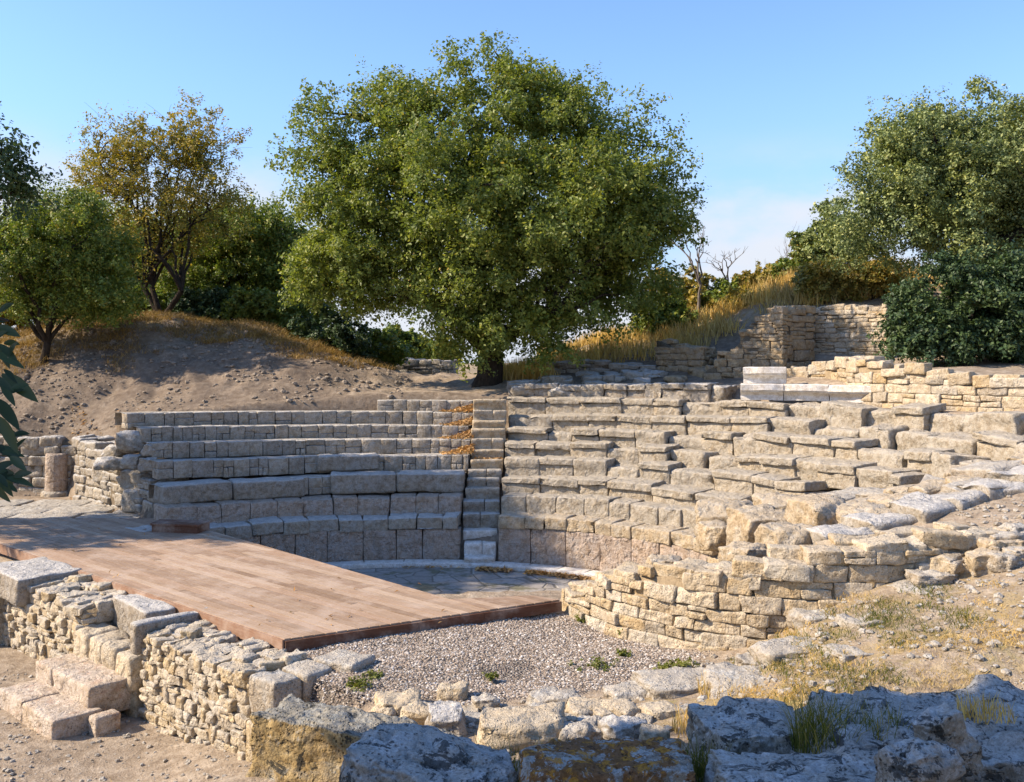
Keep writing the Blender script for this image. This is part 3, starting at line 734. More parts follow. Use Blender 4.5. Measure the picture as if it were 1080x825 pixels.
def masonry(mb, pts, zb, zt, thick, ch, ln, rows=2, r=.025, jit=.06, amp=.02, freq=5., bulge=.015, n=4, core=1, half_p=.25, rag=.5, mi=0, rzj=.03, tall_p=0., coff=.05, cap=1):
    """coursed or random rubble wall; zb / zt: heights along the path"""
    P_ = Path(pts); S = np.linspace(0, P_.len, len(zb)) if not callable(zb) else None
    fb = (lambda d: float(np.interp(d, S, zb))); S2 = np.linspace(0, P_.len, len(zt)); ft = (lambda d: float(np.interp(d, S2, zt)))
    dep = thick / rows
    for row in range(rows):
        z = min(zb); taken = []
        while z < max(zt):
            h = random.uniform(*ch); d = -random.uniform(0, ln[0] * .5)
            while d < P_.len:
                w = random.uniform(*ln); d0, d1 = max(d, 0), min(d + w, P_.len); d += w
                if d1 - d0 < .06: continue
                dm = (d0 + d1) / 2
                if z + h * .55 > ft(dm) - (ch[0] * .4 if cap else 0) + random.uniform(-.5, .3) * h * rag * 2 or z + h < fb(dm) - .15: continue
                if any(a < dm < b for a, b, zz in taken if zz > z + .01): continue
                pt, t, nrm = P_(dm)
                parts = [(d0, d1, z, z + h)]
                q = random.random()
                if q < half_p:
                    zz = z + h * random.uniform(.4, .6); parts = [(d0, d1, z, zz), (d0, d1, zz, z + h)]
                elif q < half_p + tall_p and d1 - d0 > .15:
                    k = random.uniform(1.5, 2.0); parts = [(d0, d1, z, z + h * k)]; taken.append((d0, d1, z + h * k - h * .3))
                for (a, b, z0, z1) in parts:
                    dm2 = (a + b) / 2; pt, t, nrm = P_(dm2)
                    off = (row + .5) * dep + random.gauss(0, bulge)
                    dd = dep * random.uniform(.95, 1.12)
                    if row == 0 and rows > 1: off += (dd - dep) / 2
                    c = pt - nrm * off
                    block(mb, (c[0], c[1], (z0 + z1) / 2), ((b - a) / 2 - .005, dd / 2, (z1 - z0) / 2 - .004), math.atan2(t[1], t[0]) + random.gauss(0, rzj), r=r * random.uniform(.7, 1.4), jit=jit, amp=amp, freq=freq, n=n,
                          tilt=(random.gauss(0, .02), random.gauss(0, .03)), m=mi)
            z += h
    if cap:                                # uneven top course
        for row in range(rows):
            d = -random.uniform(0, .1)
            while d < P_.len:
                w = random.uniform(ln[0] * 1.1, ln[1] * 1.1); d0, d1 = max(d, 0), min(d + w, P_.len); d += w
                if d1 - d0 < .08 or random.random() < .06: continue
                pt, t, nrm = P_((d0 + d1) / 2); h = random.uniform(ch[0] * .8, ch[1]); z1 = ft((d0 + d1) / 2) + random.uniform(-.03, .03) + (random.random() < .06) * h * .6
                c = pt - nrm * ((row + .5) * dep + random.gauss(0, bulge))
                block(mb, (c[0], c[1], z1 - h / 2), ((d1 - d0) / 2 - .006, dep * .54, h / 2), math.atan2(t[1], t[0]) + random.gauss(0, rzj * 2), r=r, jit=jit * 1.2, amp=amp * 1.2, freq=freq, n=n, tilt=(random.gauss(0, .05), random.gauss(0, .06)), m=mi)
    if core:                               # packed earth inside
        K = max(2, int(P_.len / .35)); ds = np.linspace(.05, P_.len - .05, K); V = []; Fq = []
        for d_ in ds:
            pt, t, nrm = P_(d_); top = ft(d_) - ch[0] * .7
            for (o, z_) in ((coff, min(zb) - .2), (coff, top), (thick * .5, top + .01), (thick - .05, top), (thick - .05, min(zb) - .2)):
                q = pt - nrm * o; V.append((q[0], q[1], z_ + random.gauss(0, .01)))
        for i in range(K - 1):
            for j in range(4): Fq.append((i * 5 + j, (i + 1) * 5 + j, (i + 1) * 5 + j + 1, i * 5 + j + 1))
        e = (K - 1) * 5
        Fq += [(0, 1, 3, 4), (e, e + 4, e + 3, e + 1)]
        mb.add(V, Fq, m=1)

def wall(name, label, mat, core_mat, pts, zb, zt, group=None, cat='wall', **kw):
    mb = MB(); masonry(mb, pts, zb, zt, **kw)
    return tag(obj(name, mb, [mat, core_mat], loc=(pts[0][0], pts[0][1], min(zb))), label, cat, group)

# curved wall of golden stone on the right
CW = [(.72, 13.75), (.84, 13.1), (1.25, 12.4), (1.75, 11.85), (2.3, 11.42), (2.9, 11.12), (3.5, 10.98), (4.2, 10.95), (4.9, 11.05), (5.45, 11.2), (5.95, 11.35)]
wall('curved_wall', 'curved wall of golden squared stones rising behind the gravel', M['wall_warm'], M['mortar_warm'], CW, [.95, .9, .9, .9, 1.0, 1.3, 1.5, 1.7],
     [1.22, 1.3, 1.72, 1.9, 1.98, 2.0, 2.2, 2.38, 2.42, 2.48, 2.46], thick=.62, ch=(.14, .22), ln=(.2, .6), rows=2, r=.014, jit=.06, amp=.018, freq=6.5, bulge=.02, n=8, half_p=.16, rzj=.05)

# foreground rubble walls beside the deck
A0 = WE - WD * 3.02
wall('rubble_wall', 'chunky cream rubble wall with a flat weathered top, beside the near corner of the deck', M['rubble'], M['mortar_warm'],
     [tuple(A0 + WD * .02), tuple(WE - WD * .5)], [-.2, -.15, 0], [1.02, 1.04, 1.04], thick=.78, ch=(.1, .17), ln=(.11, .26), rows=3, r=.015, jit=.11, amp=.024, freq=9, bulge=.024, n=7, half_p=.25, rzj=.12, rag=.2, coff=.045, group='rubble walls beside the deck')
B0 = A0 - WD * 4.9; B1 = A0 - WD * 1.75
wall('rubble_wall', 'cream rubble wall behind the pinkish steps, with a hollowed lower face', M['rubble'], M['mortar_warm'],
     [tuple(B0), tuple(B1)], [-.35, -.3, -.25], [1.03, 1.05, 1.04], thick=.8, ch=(.1, .17), ln=(.13, .3), rows=3, r=.015, jit=.11, amp=.024, freq=9, bulge=.032, n=7, half_p=.25, rzj=.12, rag=.2, coff=.05, group='rubble walls beside the deck')
WANG = math.atan2(WD[1], WD[0])
def wp(t, inn):                            # along the wall from A0, inward
    p = A0 + WD * t - WN * inn; return p[0], p[1]
def single(name, label, cat, t, inn, half, ztop, mat, group=None, rz=0., n=9, **kw):
    x, y = wp(t, inn); mb = MB(); kw.setdefault('r', .04); kw.setdefault('amp', .02); kw.setdefault('jit', .02)
    block(mb, (x, y, ztop - half[2]), half, WANG + rz, n=n, rough=1.6, **kw)
    return tag(obj(name, mb, mat, loc=(x, y, ztop - 2 * half[2])), label, cat, group)
GE = 'squared end stones of the rubble wall'
single('end_block', 'pitted grey end stone of the rubble wall, on the side of the boulder', 'stone block', 2.8, .2, (.24, .2, .25), 1.06, M['slab'], GE)
single('end_block', 'pitted grey end stone of the rubble wall, on the gravel side', 'stone block', 2.8, .6, (.25, .19, .24), 1.05, M['slab'], GE)
mbx = None
single('end_block', 'lower end stone of the rubble wall near the big mossy boulder', 'stone block', 2.78, .25, (.26, .27, .3), .55, M['rubble'], GE)
single('paving_slab', 'flat pale slab lying in gravel beside the wall end', 'slab', 2.95, 1.02, (.28, .22, .09), 1.10, M['slab'], None, .25)
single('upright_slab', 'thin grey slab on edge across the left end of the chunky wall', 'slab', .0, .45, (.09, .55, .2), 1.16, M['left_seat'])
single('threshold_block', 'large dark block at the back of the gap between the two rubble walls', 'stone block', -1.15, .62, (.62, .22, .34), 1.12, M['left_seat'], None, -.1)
single('threshold_slab', 'pale slab beside the deck behind the gap between rubble walls', 'slab', -.45, .80, (.42, .2, .1), .98, M['slab'])
GD = 'squared blocks of the threshold above the pinkish steps'
for i, (t, w_, lab) in enumerate([(-1.62, .24, 'rounded cream block next to the hollowed wall face'), (-1.15, .2, 'cream block second from the hollowed wall face'), (-.74, .19, 'cream block third from the hollowed wall face'), (-.31, .23, 'dark-ended block beside the narrow joint with the chunky wall')]):
    single('threshold_block', lab, 'stone block', t, .16, (w_, .24, .21), .74 - .02 * i, M['wall_warm'], GD, r=.06, amp=.03, jit=.03)
mb = MB()
for t in (-1.45, -.88, -.33): 
    x, y = wp(t, .19); block(mb, (x, y, .1), (.285, .23, .24), WANG, r=.04, jit=.03, amp=.03, n=7)
p = wp(-.9, .19); tag(obj('threshold_course', mb, M['rubble'], loc=(p[0], p[1], -.14)), 'lower course of cream blocks behind the upper pinkish step', 'stone course')
GP_ = 'worn pinkish step blocks at the rubble wall'
for (t, inn, hx, hy, hz, zt_, lab) in [(-1.57, -.29, .27, .3, .21, .41, 'upper pinkish step block, the left one with a pale front'), (-.72, -.28, .565, .31, .21, .42, 'upper pinkish step block ending at the dark joint'),
                                 (-1.4, -.78, .39, .29, .2, .17, 'lower pinkish step block, the left one'), (-.5, -.77, .5, .31, .2, .17, 'lower pinkish step block with the nearest sharp corner'),
                                 (.12, -.5, .11, .16, .2, .15, 'small squared stone tucked behind the lower step')]:
    single('step_block', lab, 'step', t, inn, (hx, hy, hz), zt_, M['step'], GP_, r=.03, amp=.012, jit=.012)
x, y = wp(-4.25, .3)
mb = MB(); block(mb, (x - .1, y + .15, .95), (.75, .5, .22), WANG, r=.04, amp=.02, jit=.02, n=9, rough=1.6)
tag(obj('coping_block', mb, M['left_seat'], loc=(x, y, .73)), 'broad grey block at the far end of the rubble wall by the deck edge', 'stone block')
mb = MB(); x, y = wp(-4.9, -.12); block(mb, (x, y, .35), (.18, .25, .55), WANG, r=.05, amp=.03, n=7)
tag(obj('wall_stub', mb, M['wall_warm'], loc=(x, y, -.2)), 'squared pier stub at the far left end of the rubble wall', 'pier')

# left side: stepped end wall, retaining wall, column, paving
AW = [(-11.3, 24.4), (-10.5, 23.6), (-9.45, 22.5), (-8.4, 21.45), (-7.6, 20.6)]
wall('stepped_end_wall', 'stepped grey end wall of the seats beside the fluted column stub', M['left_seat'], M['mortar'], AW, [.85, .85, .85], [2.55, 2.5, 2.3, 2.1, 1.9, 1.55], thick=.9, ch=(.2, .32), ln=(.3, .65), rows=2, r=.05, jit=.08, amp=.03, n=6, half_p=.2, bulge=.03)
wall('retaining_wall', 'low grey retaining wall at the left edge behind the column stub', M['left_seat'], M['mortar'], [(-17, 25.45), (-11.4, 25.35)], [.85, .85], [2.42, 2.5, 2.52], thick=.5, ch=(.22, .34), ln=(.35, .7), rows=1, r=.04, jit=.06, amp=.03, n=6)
GB = 'loose stones heaped on the stepped end wall'
for (px, py, D, hx, hy, hz, lab) in [(141, 466, 21.9, .36, .3, .26, 'big rounded boulder at the top of the stepped end wall'), (122, 476, 22.3, .3, .25, .14, 'flat stone left of the big rounded boulder'), (140, 487, 21.5, .26, .24, .16, 'grey stone under the big rounded boulder'),
                                    (156, 490, 21.2, .18, .2, .15, 'small pale stone right of the grey stone on the end wall'), (116, 489, 22.0, .34, .25, .15, 'long stone on the middle of the end wall'), (158, 475, 21.35, .16, .18, .13, 'small stone against the seat ends under the boulder')]:
    mb = MB(); c = far(px, py, D); boulder(mb, c, (hx, hy, hz), random.uniform(-.3, .3), amp=.14, n=10, sq=.7)
    tag(obj('loose_stone', mb, M['left_seat'], loc=(c[0], c[1], c[2] - hz)), lab, 'stone', GB)
GN = 'corner blocks at the foot of the stepped end wall'
for (px, py, hx, hy, hz, D, lab) in [(152, 508, .5, .45, .25, 21.9, 'upper corner block at the foot of the stepped end wall'), (153, 529, .46, .45, .26, 21.7, 'lower corner block of the stepped end wall touching the deck'), (118, 500, .42, .4, .2, 23.1, 'pale squared block midway on the stepped end wall')]:
    c = far(px, py, D); mb = MB(); block(mb, (c[0], c[1] + .3, c[2]), (hx, hy, hz), -.35, r=.06, amp=.03, n=8, rough=1.5)
    tag(obj('corner_block', mb, M['left_seat'], loc=(c[0], c[1] + .3, c[2] - hz)), lab, 'stone block', GN)
# fluted column stub
cx, cy, cz = at(60, 521, .98)
T = thing('column_stub', 'short broken fluted column standing before the left retaining wall', 'column', (cx, cy, cz))
mb = MB(); N = 48; rows_ = []
for z_, rr2 in ((.1, .31), (.35, .305), (.7, .298), (1.02, .292), (1.08, .27)):
    rows_.append([(cx + (rr2 - .02 * abs(math.cos(8 * a_))) * math.cos(a_), cy + (rr2 - .02 * abs(math.cos(8 * a_))) * math.sin(a_), cz + z_ + .02 * math.sin(a_ * 2) * (z_ > 1)) for a_ in np.linspace(0, 2 * math.pi, N, endpoint=False)])
V = [v for r_ in rows_ for v in r_] + [(cx, cy, cz + 1.08)]
mb.add(V, [(i * N + k, i * N + (k + 1) % N, (i + 1) * N + (k + 1) % N, (i + 1) * N + k) for i in range(4) for k in range(N)], [(4 * N + k, 4 * N + (k + 1) % N, 5 * N) for k in range(N)])
obj('shaft', mb, M['orthostat'], T)
mb = MB(); tube(mb, [(cx, cy, cz - .05), (cx, cy, cz + .03), (cx, cy, cz + .07), (cx, cy, cz + .1)], [.4, .4, .37, .31], 32, wob=.005); obj('base', mb, M['slab'], T)
mb = MB()
GPV = 'worn paving slabs in front of the column stub'
for i in range(15):
    x0 = -15 + (i % 5) * 1.5 + random.uniform(-.1, .1) + (i // 5) * .4; y0 = 21.3 + (i // 5) * 1.05
    mb = MB(); block(mb, (x0, y0, .975), (.72, .5, .06), random.gauss(0, .04), r=.03, jit=.03, amp=.015, n=6)
    tag(obj('paving_slab', mb, M['slab'], loc=(x0, y0, .92)), 'worn grey paving slab among others beyond the far edge of the deck', 'slab', GPV)
pts = []
for _ in range(600):
    px = random.uniform(75, 150); py = random.uniform(510, 541); x, y, z = at(px, py, .98)
    if py > 512 + (px - 75) * .28: pts.append((x, y, gz(x, y) + .01))
litter('fallen_leaves', pts, .06, M['fallen'])

# ------------------------------------------------------------------ wooden stage
ZD = 1.15
q0 = at(300, 674, ZD)[:2]; q1 = at(590, 632.5, ZD)[:2]; q2 = at(475, 632, ZD)[:2]; q3 = at(176, 546.5, ZD)[:2]; q4 = at(-60, 546.5, ZD)[:2]; q5 = at(-60, 553, ZD)[:2]
qe = at(562, 628, ZD)[:2]
T = thing('wooden_stage', 'broad weathered wooden stage deck over the ruins', 'stage', (q0[0], q0[1], ZD - .17))
U = np.array(q0) - np.array(at(0, 573, ZD)[:2]); U = U / np.linalg.norm(U); Vv = np.array([-U[1], U[0]])   # U along the boards towards us, Vv across to the right
def clip(poly, nrm, d):                    # keep dot(p, nrm) <= d
    out = []; n = len(poly)
    for i in range(n):
        a_, b_ = poly[i], poly[(i + 1) % n]; fa, fb_ = np.dot(a_, nrm) - d, np.dot(b_, nrm) - d
        if fa <= 0: out.append(a_)
        if fa * fb_ < 0: out.append(a_ + (b_ - a_) * fa / (fa - fb_))
    return out
qL = np.array(at(0, 573, ZD)[:2]); far_l = qL - U * 3.2
tf = np.array(q1) - np.array(q0)
s_ = ((q2[0] - q0[0]) * tf[0] + (q2[1] - q0[1]) * tf[1]) / (tf @ tf)
# inner corner projected on the front edge so the main deck is convex
cross = lambda a_, b_: a_[0] * b_[1] - a_[1] * b_[0]
dirr = np.array(q2) - np.array(q3); tt_ = cross(np.array(q0) - np.array(q3), tf) / cross(dirr, tf); qf = np.array(q3) + dirr * tt_
main = [np.array(q0), qf, np.array(q3), np.array(q3) + (far_l - np.array(q3)) * 1.0, far_l]
main = [np.array(q0), qf, np.array(q3), np.array(q4), np.array(qL) + (np.array(qL) - np.array(q0)) * .32]
wedge = [qf, np.array(q1), np.array(qe), np.array(q2)]
mb = MB()
def ccw(P_):
    a_ = sum(cross(P_[i], P_[(i + 1) % len(P_)]) for i in range(len(P_))); return P_ if a_ > 0 else P_[::-1]
BW = .135
for poly in (main, wedge):
    vs = [np.dot(p_, Vv) for p_ in poly]; v = math.floor(min(vs) / BW) * BW
    while v < max(vs):
        strip = clip(clip(poly, Vv, v + BW - .008), -Vv, -(v + .005))
        if len(strip) >= 3:
            us = [np.dot(p_, U) for p_ in strip]; u = max(us); first = True
            while u > min(us) + .02:
                l_ = random.uniform(1.2, 3.9) if first else random.choice((2.9, 3.6, 3.9)); first = False
                pc = clip(clip(strip, U, u - .0015), -U, -(u - l_ + .0015)); u -= l_
                if len(pc) >= 3: prism(mb, ccw([np.array(a_) for a_ in pc]), ZD - .028, ZD + random.gauss(0, .0015))
        v += BW
obj('deck_boards', mb, M['deck'], T, smooth=False)
def board(mb, a_, b_, z0, z1, th=.035, m=0):
    a_, b_ = np.array(a_), np.array(b_); t = (b_ - a_) / np.linalg.norm(b_ - a_); nn = np.array([t[1], -t[0]]) * th
    prism(mb, ccw([a_, b_, b_ + nn, a_ + nn]), z0, z1, m)
mb = MB(); fr = tf / np.linalg.norm(tf); e0 = np.array(q0)
L_ = np.linalg.norm(tf); cuts = [0, .62, 1.75, 2.7, L_ + .02]
for i in range(4): board(mb, e0 + fr * (cuts[i] + .004), e0 + fr * cuts[i + 1], ZD - .17 + .004 * i, ZD - .024)
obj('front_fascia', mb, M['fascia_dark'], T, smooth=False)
mb = MB(); le = np.array(main[4]); lt = np.array(q0) - le; Ll = np.linalg.norm(lt); lt /= Ll
for i in range(4): board(mb, le + lt * (Ll * i / 4 + .003), le + lt * (Ll * (i + 1) / 4), ZD - .17, ZD - .006 - .001 * i, .03)
obj('side_fascia', mb, M['fascia'], T, smooth=False)
mb = MB()
for k in range(5):
    a_ = np.array(q0) + fr * (.25 + k * .42); board(mb, a_ - U * .03 , a_ - U * 3., ZD - .15, ZD - .03, .05)
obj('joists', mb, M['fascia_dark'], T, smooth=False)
p0 = np.array(far(160, 500, 18.7)[:2]); p1 = np.array(far(208, 500, 18.5)[:2])
T2 = thing('side_step', 'small dark brown wooden box at the far corner of the stage', 'platform', (p0[0], p0[1], 1.15))
mb = MB(); prism(mb, ccw([p0, p1, p1 + (.1, .45), p0 + (.0, .45)]), .9, 1.29); obj('box', mb, M['fascia_dark'], T2, smooth=False)
mb = MB(); prism(mb, ccw([p0 + (-.02, -.03), p1 + (.03, -.03), p1 + (.13, .48), p0 + (-.02, .48)]), 1.292, 1.325); obj('top_board', mb, M['fascia_dark'], T2, smooth=False)

pts = []
for _ in range(70):
    px = random.uniform(20, 470); py = random.uniform(556, 660); x, y, z = at(px, py, ZD)
    if np.dot(np.array([x, y]) - np.array(q0), Vv) > .1 and np.dot(np.array([x, y]) - np.array(q3), Vv) < -.1: pts.append((x, y, ZD + .004))
litter('fallen_leaves', pts, .035, M['fallen'], .012)
# ------------------------------------------------------------------ upper right walls and marble
GW = 'tall ruined walls above the seats'
def pline(pts): return [far(px, 385, D)[:2] for px, D in pts]
wall('ruined_wall', 'tall brown ruined wall with stepped broken end beside the marble block', M['back_wall'], M['mortar'], pline([(742, 25.6), (790, 25.2), (826, 24.6)]), [4.0, 4.0], [4.3, 4.55, 5.0, 5.5, 5.85, 5.95], GW, thick=.6, ch=(.13, .22), ln=(.22, .55), rows=2, r=.02, jit=.09, amp=.025, n=5, half_p=.3)
wall('ruined_wall', 'narrow shaded pier of ruined wall between the brown wall and the bright wall', M['back_wall'], M['mortar'], pline([(827, 25.0), (860, 25.6)]), [4.0, 4.0], [5.98, 5.95, 5.85], GW, thick=.6, ch=(.18, .3), ln=(.3, .6), rows=2, r=.03, jit=.06, amp=.02, n=5)
wall('ruined_wall', 'bright sunlit ruined wall of small stones beside the dark bush', M['wall_warm'], M['mortar_warm'], pline([(850, 26.2), (890, 25.6), (935, 24.6)]), [4.0, 4.0], [5.8, 6.0, 6.1, 6.0, 5.95, 6.05], GW, thick=.6, ch=(.1, .17), ln=(.18, .45), rows=2, r=.018, jit=.09, amp=.02, n=4, half_p=.25)
wall('ruined_wall', 'low ruined wall under the golden shrubs, left of the brown wall', M['back_wall'], M['mortar'], pline([(690, 27.5), (742, 26.2)]), [4.2, 4.2], [5.25, 5.0, 4.95, 4.9], GW, thick=.6, ch=(.16, .26), ln=(.3, .7), rows=2, r=.04, jit=.1, amp=.03, n=5)
RW = [at(820, 424, 3.62)[:2]] ; 
RW = [far(826, 385, 24.3)[:2], far(872, 385, 23.3)[:2], far(905, 385, 21.6)[:2], far(960, 385, 20.2)[:2], far(1020, 385, 19.2)[:2], far(1100, 385, 18.2)[:2], far(1160, 385, 17.4)[:2]]
wall('retaining_wall', 'sunlit upper retaining wall of squared stones behind the marble cornice', M['wall_warm'], M['mortar_warm'], RW, [3.4, 3.5, 3.5, 3.5], [4.35, 4.4, 4.62, 4.6, 4.35, 4.3, 4.25, 4.15, 4.1], thick=.55, ch=(.17, .27), ln=(.28, .6), rows=2, r=.022, jit=.06, amp=.02, n=5, half_p=.2, bulge=.02)
def moulded(px0, px1, D0, D1, zt_, zb_, name, label, group=None, dep=.6, end=True):
    """cornice block: fillet, ogee and plain lower fascia swept along its length"""
    a_ = np.array(far(px0, 385, D0)[:2]); b_ = np.array(far(px1, 385, D1)[:2]); t = (b_ - a_); Lb = np.linalg.norm(t); t /= Lb; nn = np.array([t[1], -t[0]])
    h = zt_ - zb_
    prof = [(-dep, 0), (.0, 0), (.0, .30), (.03, .38), (.07, .46), (.12, .52), (.13, .55), (.13, .60), (.17, .63), (.17, .97), (.15, 1.), (-dep, 1.)]
    K = 24; V = []; n = len(prof)
    o = rng.uniform(-9, 9, 3)
    for i in range(K + 1):
        c = a_ + t * Lb * i / K
        for (d, u) in prof:
            q = c + nn * d; V.append((q[0], q[1], zb_ + u * h))
    V = np.array(V); V += (np.clip(fbm(V * 2.3 + o, 4) - .1, -.8, .6) * .035)[:, None] * np.array([nn[0], nn[1], .35])
    Fq = [(i * n + j, (i + 1) * n + j, (i + 1) * n + (j + 1) % n, i * n + (j + 1) % n) for i in range(K) for j in range(n)]
    e = K * n
    Ft = []
    for base, sgn in ((0, 1), (e, -1)):
        for (i0, i1, i2) in [(0, 1, 2), (0, 2, 3), (0, 3, 4), (0, 4, 11), (4, 5, 11), (5, 6, 11), (6, 7, 11), (7, 8, 11), (8, 9, 11), (9, 10, 11)]:
            Ft.append((base + i0, base + i1, base + i2) if sgn > 0 else (base + i0, base + i2, base + i1))
    mb = MB(); mb.add(V, [f[::-1] for f in Fq], Ft)
    return tag(obj(name, mb, M['marble'], smooth=False, loc=(a_[0], a_[1], zb_)), label, 'marble block', group)
GM = 'white marble cornice blocks on the top seat tier'
moulded(781, 826, 22.55, 22.3, 3.98, 3.60, 'marble_cornice', 'left white marble cornice piece, under the stacked marble block', GM)
moulded(827, 874, 22.3, 21.9, 3.98, 3.60, 'marble_cornice', 'middle white marble cornice piece with a crack at its end', GM)
moulded(875, 926, 21.9, 21.3, 3.97, 3.58, 'marble_cornice', 'right white marble cornice piece with a shaded grey end', GM)
moulded(784, 829, 22.9, 22.6, 4.38, 3.99, 'marble_cornice', 'smooth white marble block stacked on top of the left cornice piece', GM, .55)
mb = MB(); c = far(938, 411, 21.2); block(mb, c, (.22, .25, .17), -.3, r=.03, amp=.02, n=7); tag(obj('grey_block', mb, M['left_seat'], loc=(c[0], c[1], c[2] - .17)), 'dark grey block at the right end of the marble cornice', 'stone block')

# pale ruin far behind the oak, dark rubble ledge right of it
wall('distant_ruin', 'pale ruined wall in the distance left of the oak trunk', M['pale_ruin'], M['mortar_warm'], [far(372, 385, 36)[:2], far(420, 385, 34.5)[:2], far(478, 385, 34)[:2]], [3.2, 3.2], [4.25, 4.6, 4.62, 4.6, 4.55], thick=.7, ch=(.16, .26), ln=(.25, .6), rows=2, jit=.1, amp=.03, n=4, r=.03)
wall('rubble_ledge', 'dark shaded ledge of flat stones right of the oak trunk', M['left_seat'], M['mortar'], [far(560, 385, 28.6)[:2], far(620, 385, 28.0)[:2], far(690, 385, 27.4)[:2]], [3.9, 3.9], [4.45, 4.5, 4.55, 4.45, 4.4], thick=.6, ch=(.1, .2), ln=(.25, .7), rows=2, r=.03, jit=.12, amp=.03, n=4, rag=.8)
GF = 'loose stones on the shaded ground behind the top tier'
for i in range(46):
    px = random.uniform(545, 775); D = random.uniform(25.6, 27.6); x = (px - 540) / F * D
    w = random.uniform(.12, .4); z = gz(x, D)
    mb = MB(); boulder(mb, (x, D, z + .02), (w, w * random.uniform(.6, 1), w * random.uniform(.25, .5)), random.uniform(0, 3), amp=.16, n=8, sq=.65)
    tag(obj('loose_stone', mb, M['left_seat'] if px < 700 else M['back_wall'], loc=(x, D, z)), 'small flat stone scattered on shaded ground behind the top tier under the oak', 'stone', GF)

# ------------------------------------------------------------------ ruined mass and ramp slabs on the right
GK = 'big eroded blocks above the curved wall'
for (px, py, D, hx, hy, hz, rz, lab) in [
  (800, 558, 14.2, .38, .42, .3, .2, 'rough pitted block with a hollow under it, over the left part of the curved wall'), (760, 566, 15.2, .34, .4, .22, .1, 'brownish block at the broken end of the seats'),
  (868, 552, 13.6, .36, .55, .36, .15, 'tall eroded block left of the deep vertical crack'), (916, 556, 13.2, .5, .55, .30, .1, 'massive eroded block right of the deep vertical crack'),
  (826, 543, 14.8, .42, .35, .3, -.1, 'squared block below the curling seat tier'), (830, 575, 12.6, .32, .35, .26, .3, 'rounded knobbly stone on top of the curved wall'),
  (786, 588, 12.4, .25, .3, .16, .2, 'small boulder at the dip of the curved wall'), (765, 545, 16.2, .5, .4, .26, -.2, 'pale block beyond the broken end of the cap course'),
  (960, 540, 13.4, .45, .5, .22, .2, 'low eroded block at the start of the slab ramp'), (700, 596, 12.3, .2, .26, .1, .0, 'flat stone on the lower end of the curved wall')]:
    c = far(px, py, D); mb = MB(); boulder(mb, c, (hx, hy, hz), rz, amp=.12, freq=1.4, n=18, sq=.82, fine=.03)
    tag(obj('eroded_block', mb, M['right_seat'], loc=(c[0], c[1], c[2] - hz)), lab, 'stone block', GK)
GZ = 'flat slabs of the ramp beside the right seats'
RP = [(3.9, 12.5), (5.5, 12.75), (7.6, 13.5), (9.8, 14.5), (10.0, 16.4), (8.6, 16.5), (7.2, 16.3), (5.6, 16.9), (4.4, 16.4), (3.7, 15.0), (3.5, 13.6)]
got = []
def ramp_slab(x, y, hx, hy, hz, zt_, rz, lab, grp, mat):
    mb = MB(); block(mb, (x, y, zt_ - hz), (hx, hy, hz), rz, r=.025, jit=.12, amp=.035, freq=4.5, n=8, tilt=(random.gauss(-.02, .05), random.gauss(-.09, .05)), rough=1.8, worn=.05)
    tag(obj('ramp_slab', mb, mat, loc=(x, y, zt_ - 2 * hz)), lab, 'slab', grp)
for i in range(10):
    f_ = i / 9; x = 4.3 + f_ * 5.4; y = 12.35 + f_ * 1.9
    ramp_slab(x, y, random.uniform(.27, .4), random.uniform(.24, .34), .2, gz(x, y) + random.uniform(.14, .22), .34 + random.gauss(0, .1), 'worn slab in the dark-edged front row of the ramp right of the seats', GZ + ' front row', M['left_seat'])
tries = 0
while tries < 4000:
    tries += 1
    x, y = random.uniform(3.3, 10), random.uniform(12.3, 17)
    if not bool(in_poly(np.array([x]), np.array([y]), RP)[0]): continue
    hx = random.uniform(.26, .52)
    if any((x - a_) ** 2 + ((y - b_) * 1.25) ** 2 < (.82 * (hx + c_)) ** 2 for a_, b_, c_ in got): continue
    got.append((x, y, hx))
    ramp_slab(x, y, hx, hx * random.uniform(.6, .95), random.uniform(.1, .17), gz(x, y) + random.uniform(.04, .16), random.gauss(.4, .35), 'worn flat slab of the ruined slope between the seat ends and the ramp edge', GZ, M['right_seat'] if random.random() < .6 else M['slab'])
# rock outcrops at the wall's foot, right
GO = 'weathered ledge stones at the right foot of the curved wall'
for (px, py, z, hx, hy, hz, rz, lab) in [
  (1000, 588, 2.1, .5, .22, .14, .15, 'long pale stone at the right end of the curved wall'), (935, 612, 1.85, .32, .3, .14, .3, 'flat ledge stone just under the right part of the curved wall'), (890, 628, 1.7, .34, .3, .15, -.2, 'pale ledge stone left of the flat one under the curved wall'),
  (975, 622, 1.9, .35, .28, .1, .4, 'thin tilted ledge stone with dark side'), (912, 663, 1.68, .23, .2, .12, .2, 'blocky grey stone casting a short shadow on the dry grass'), (955, 655, 1.75, .22, .18, .08, .1, 'low stone right of the blocky grey stone'),
  (868, 655, 1.55, .34, .28, .13, .1, 'angular ledge stone at the foot of the golden wall'), (845, 690, 1.45, .5, .3, .13, .15, 'long flat whitish stone below the golden wall'), (800, 702, 1.33, .22, .2, .1, -.2, 'rounded whitish stone next to the long flat one'),
  (905, 690, 1.6, .3, .22, .07, .2, 'thin pale slab in the dry grass')]:
    x, y, z = at(px, py, z); mb = MB(); boulder(mb, (x, y, z - hz * .1), (hx, hy, hz), rz, amp=.14, freq=1.5, n=14, sq=.72, fine=.025)
    tag(obj('ledge_stone', mb, M['slab'], loc=(x, y, z - hz)), lab, 'stone', GO)

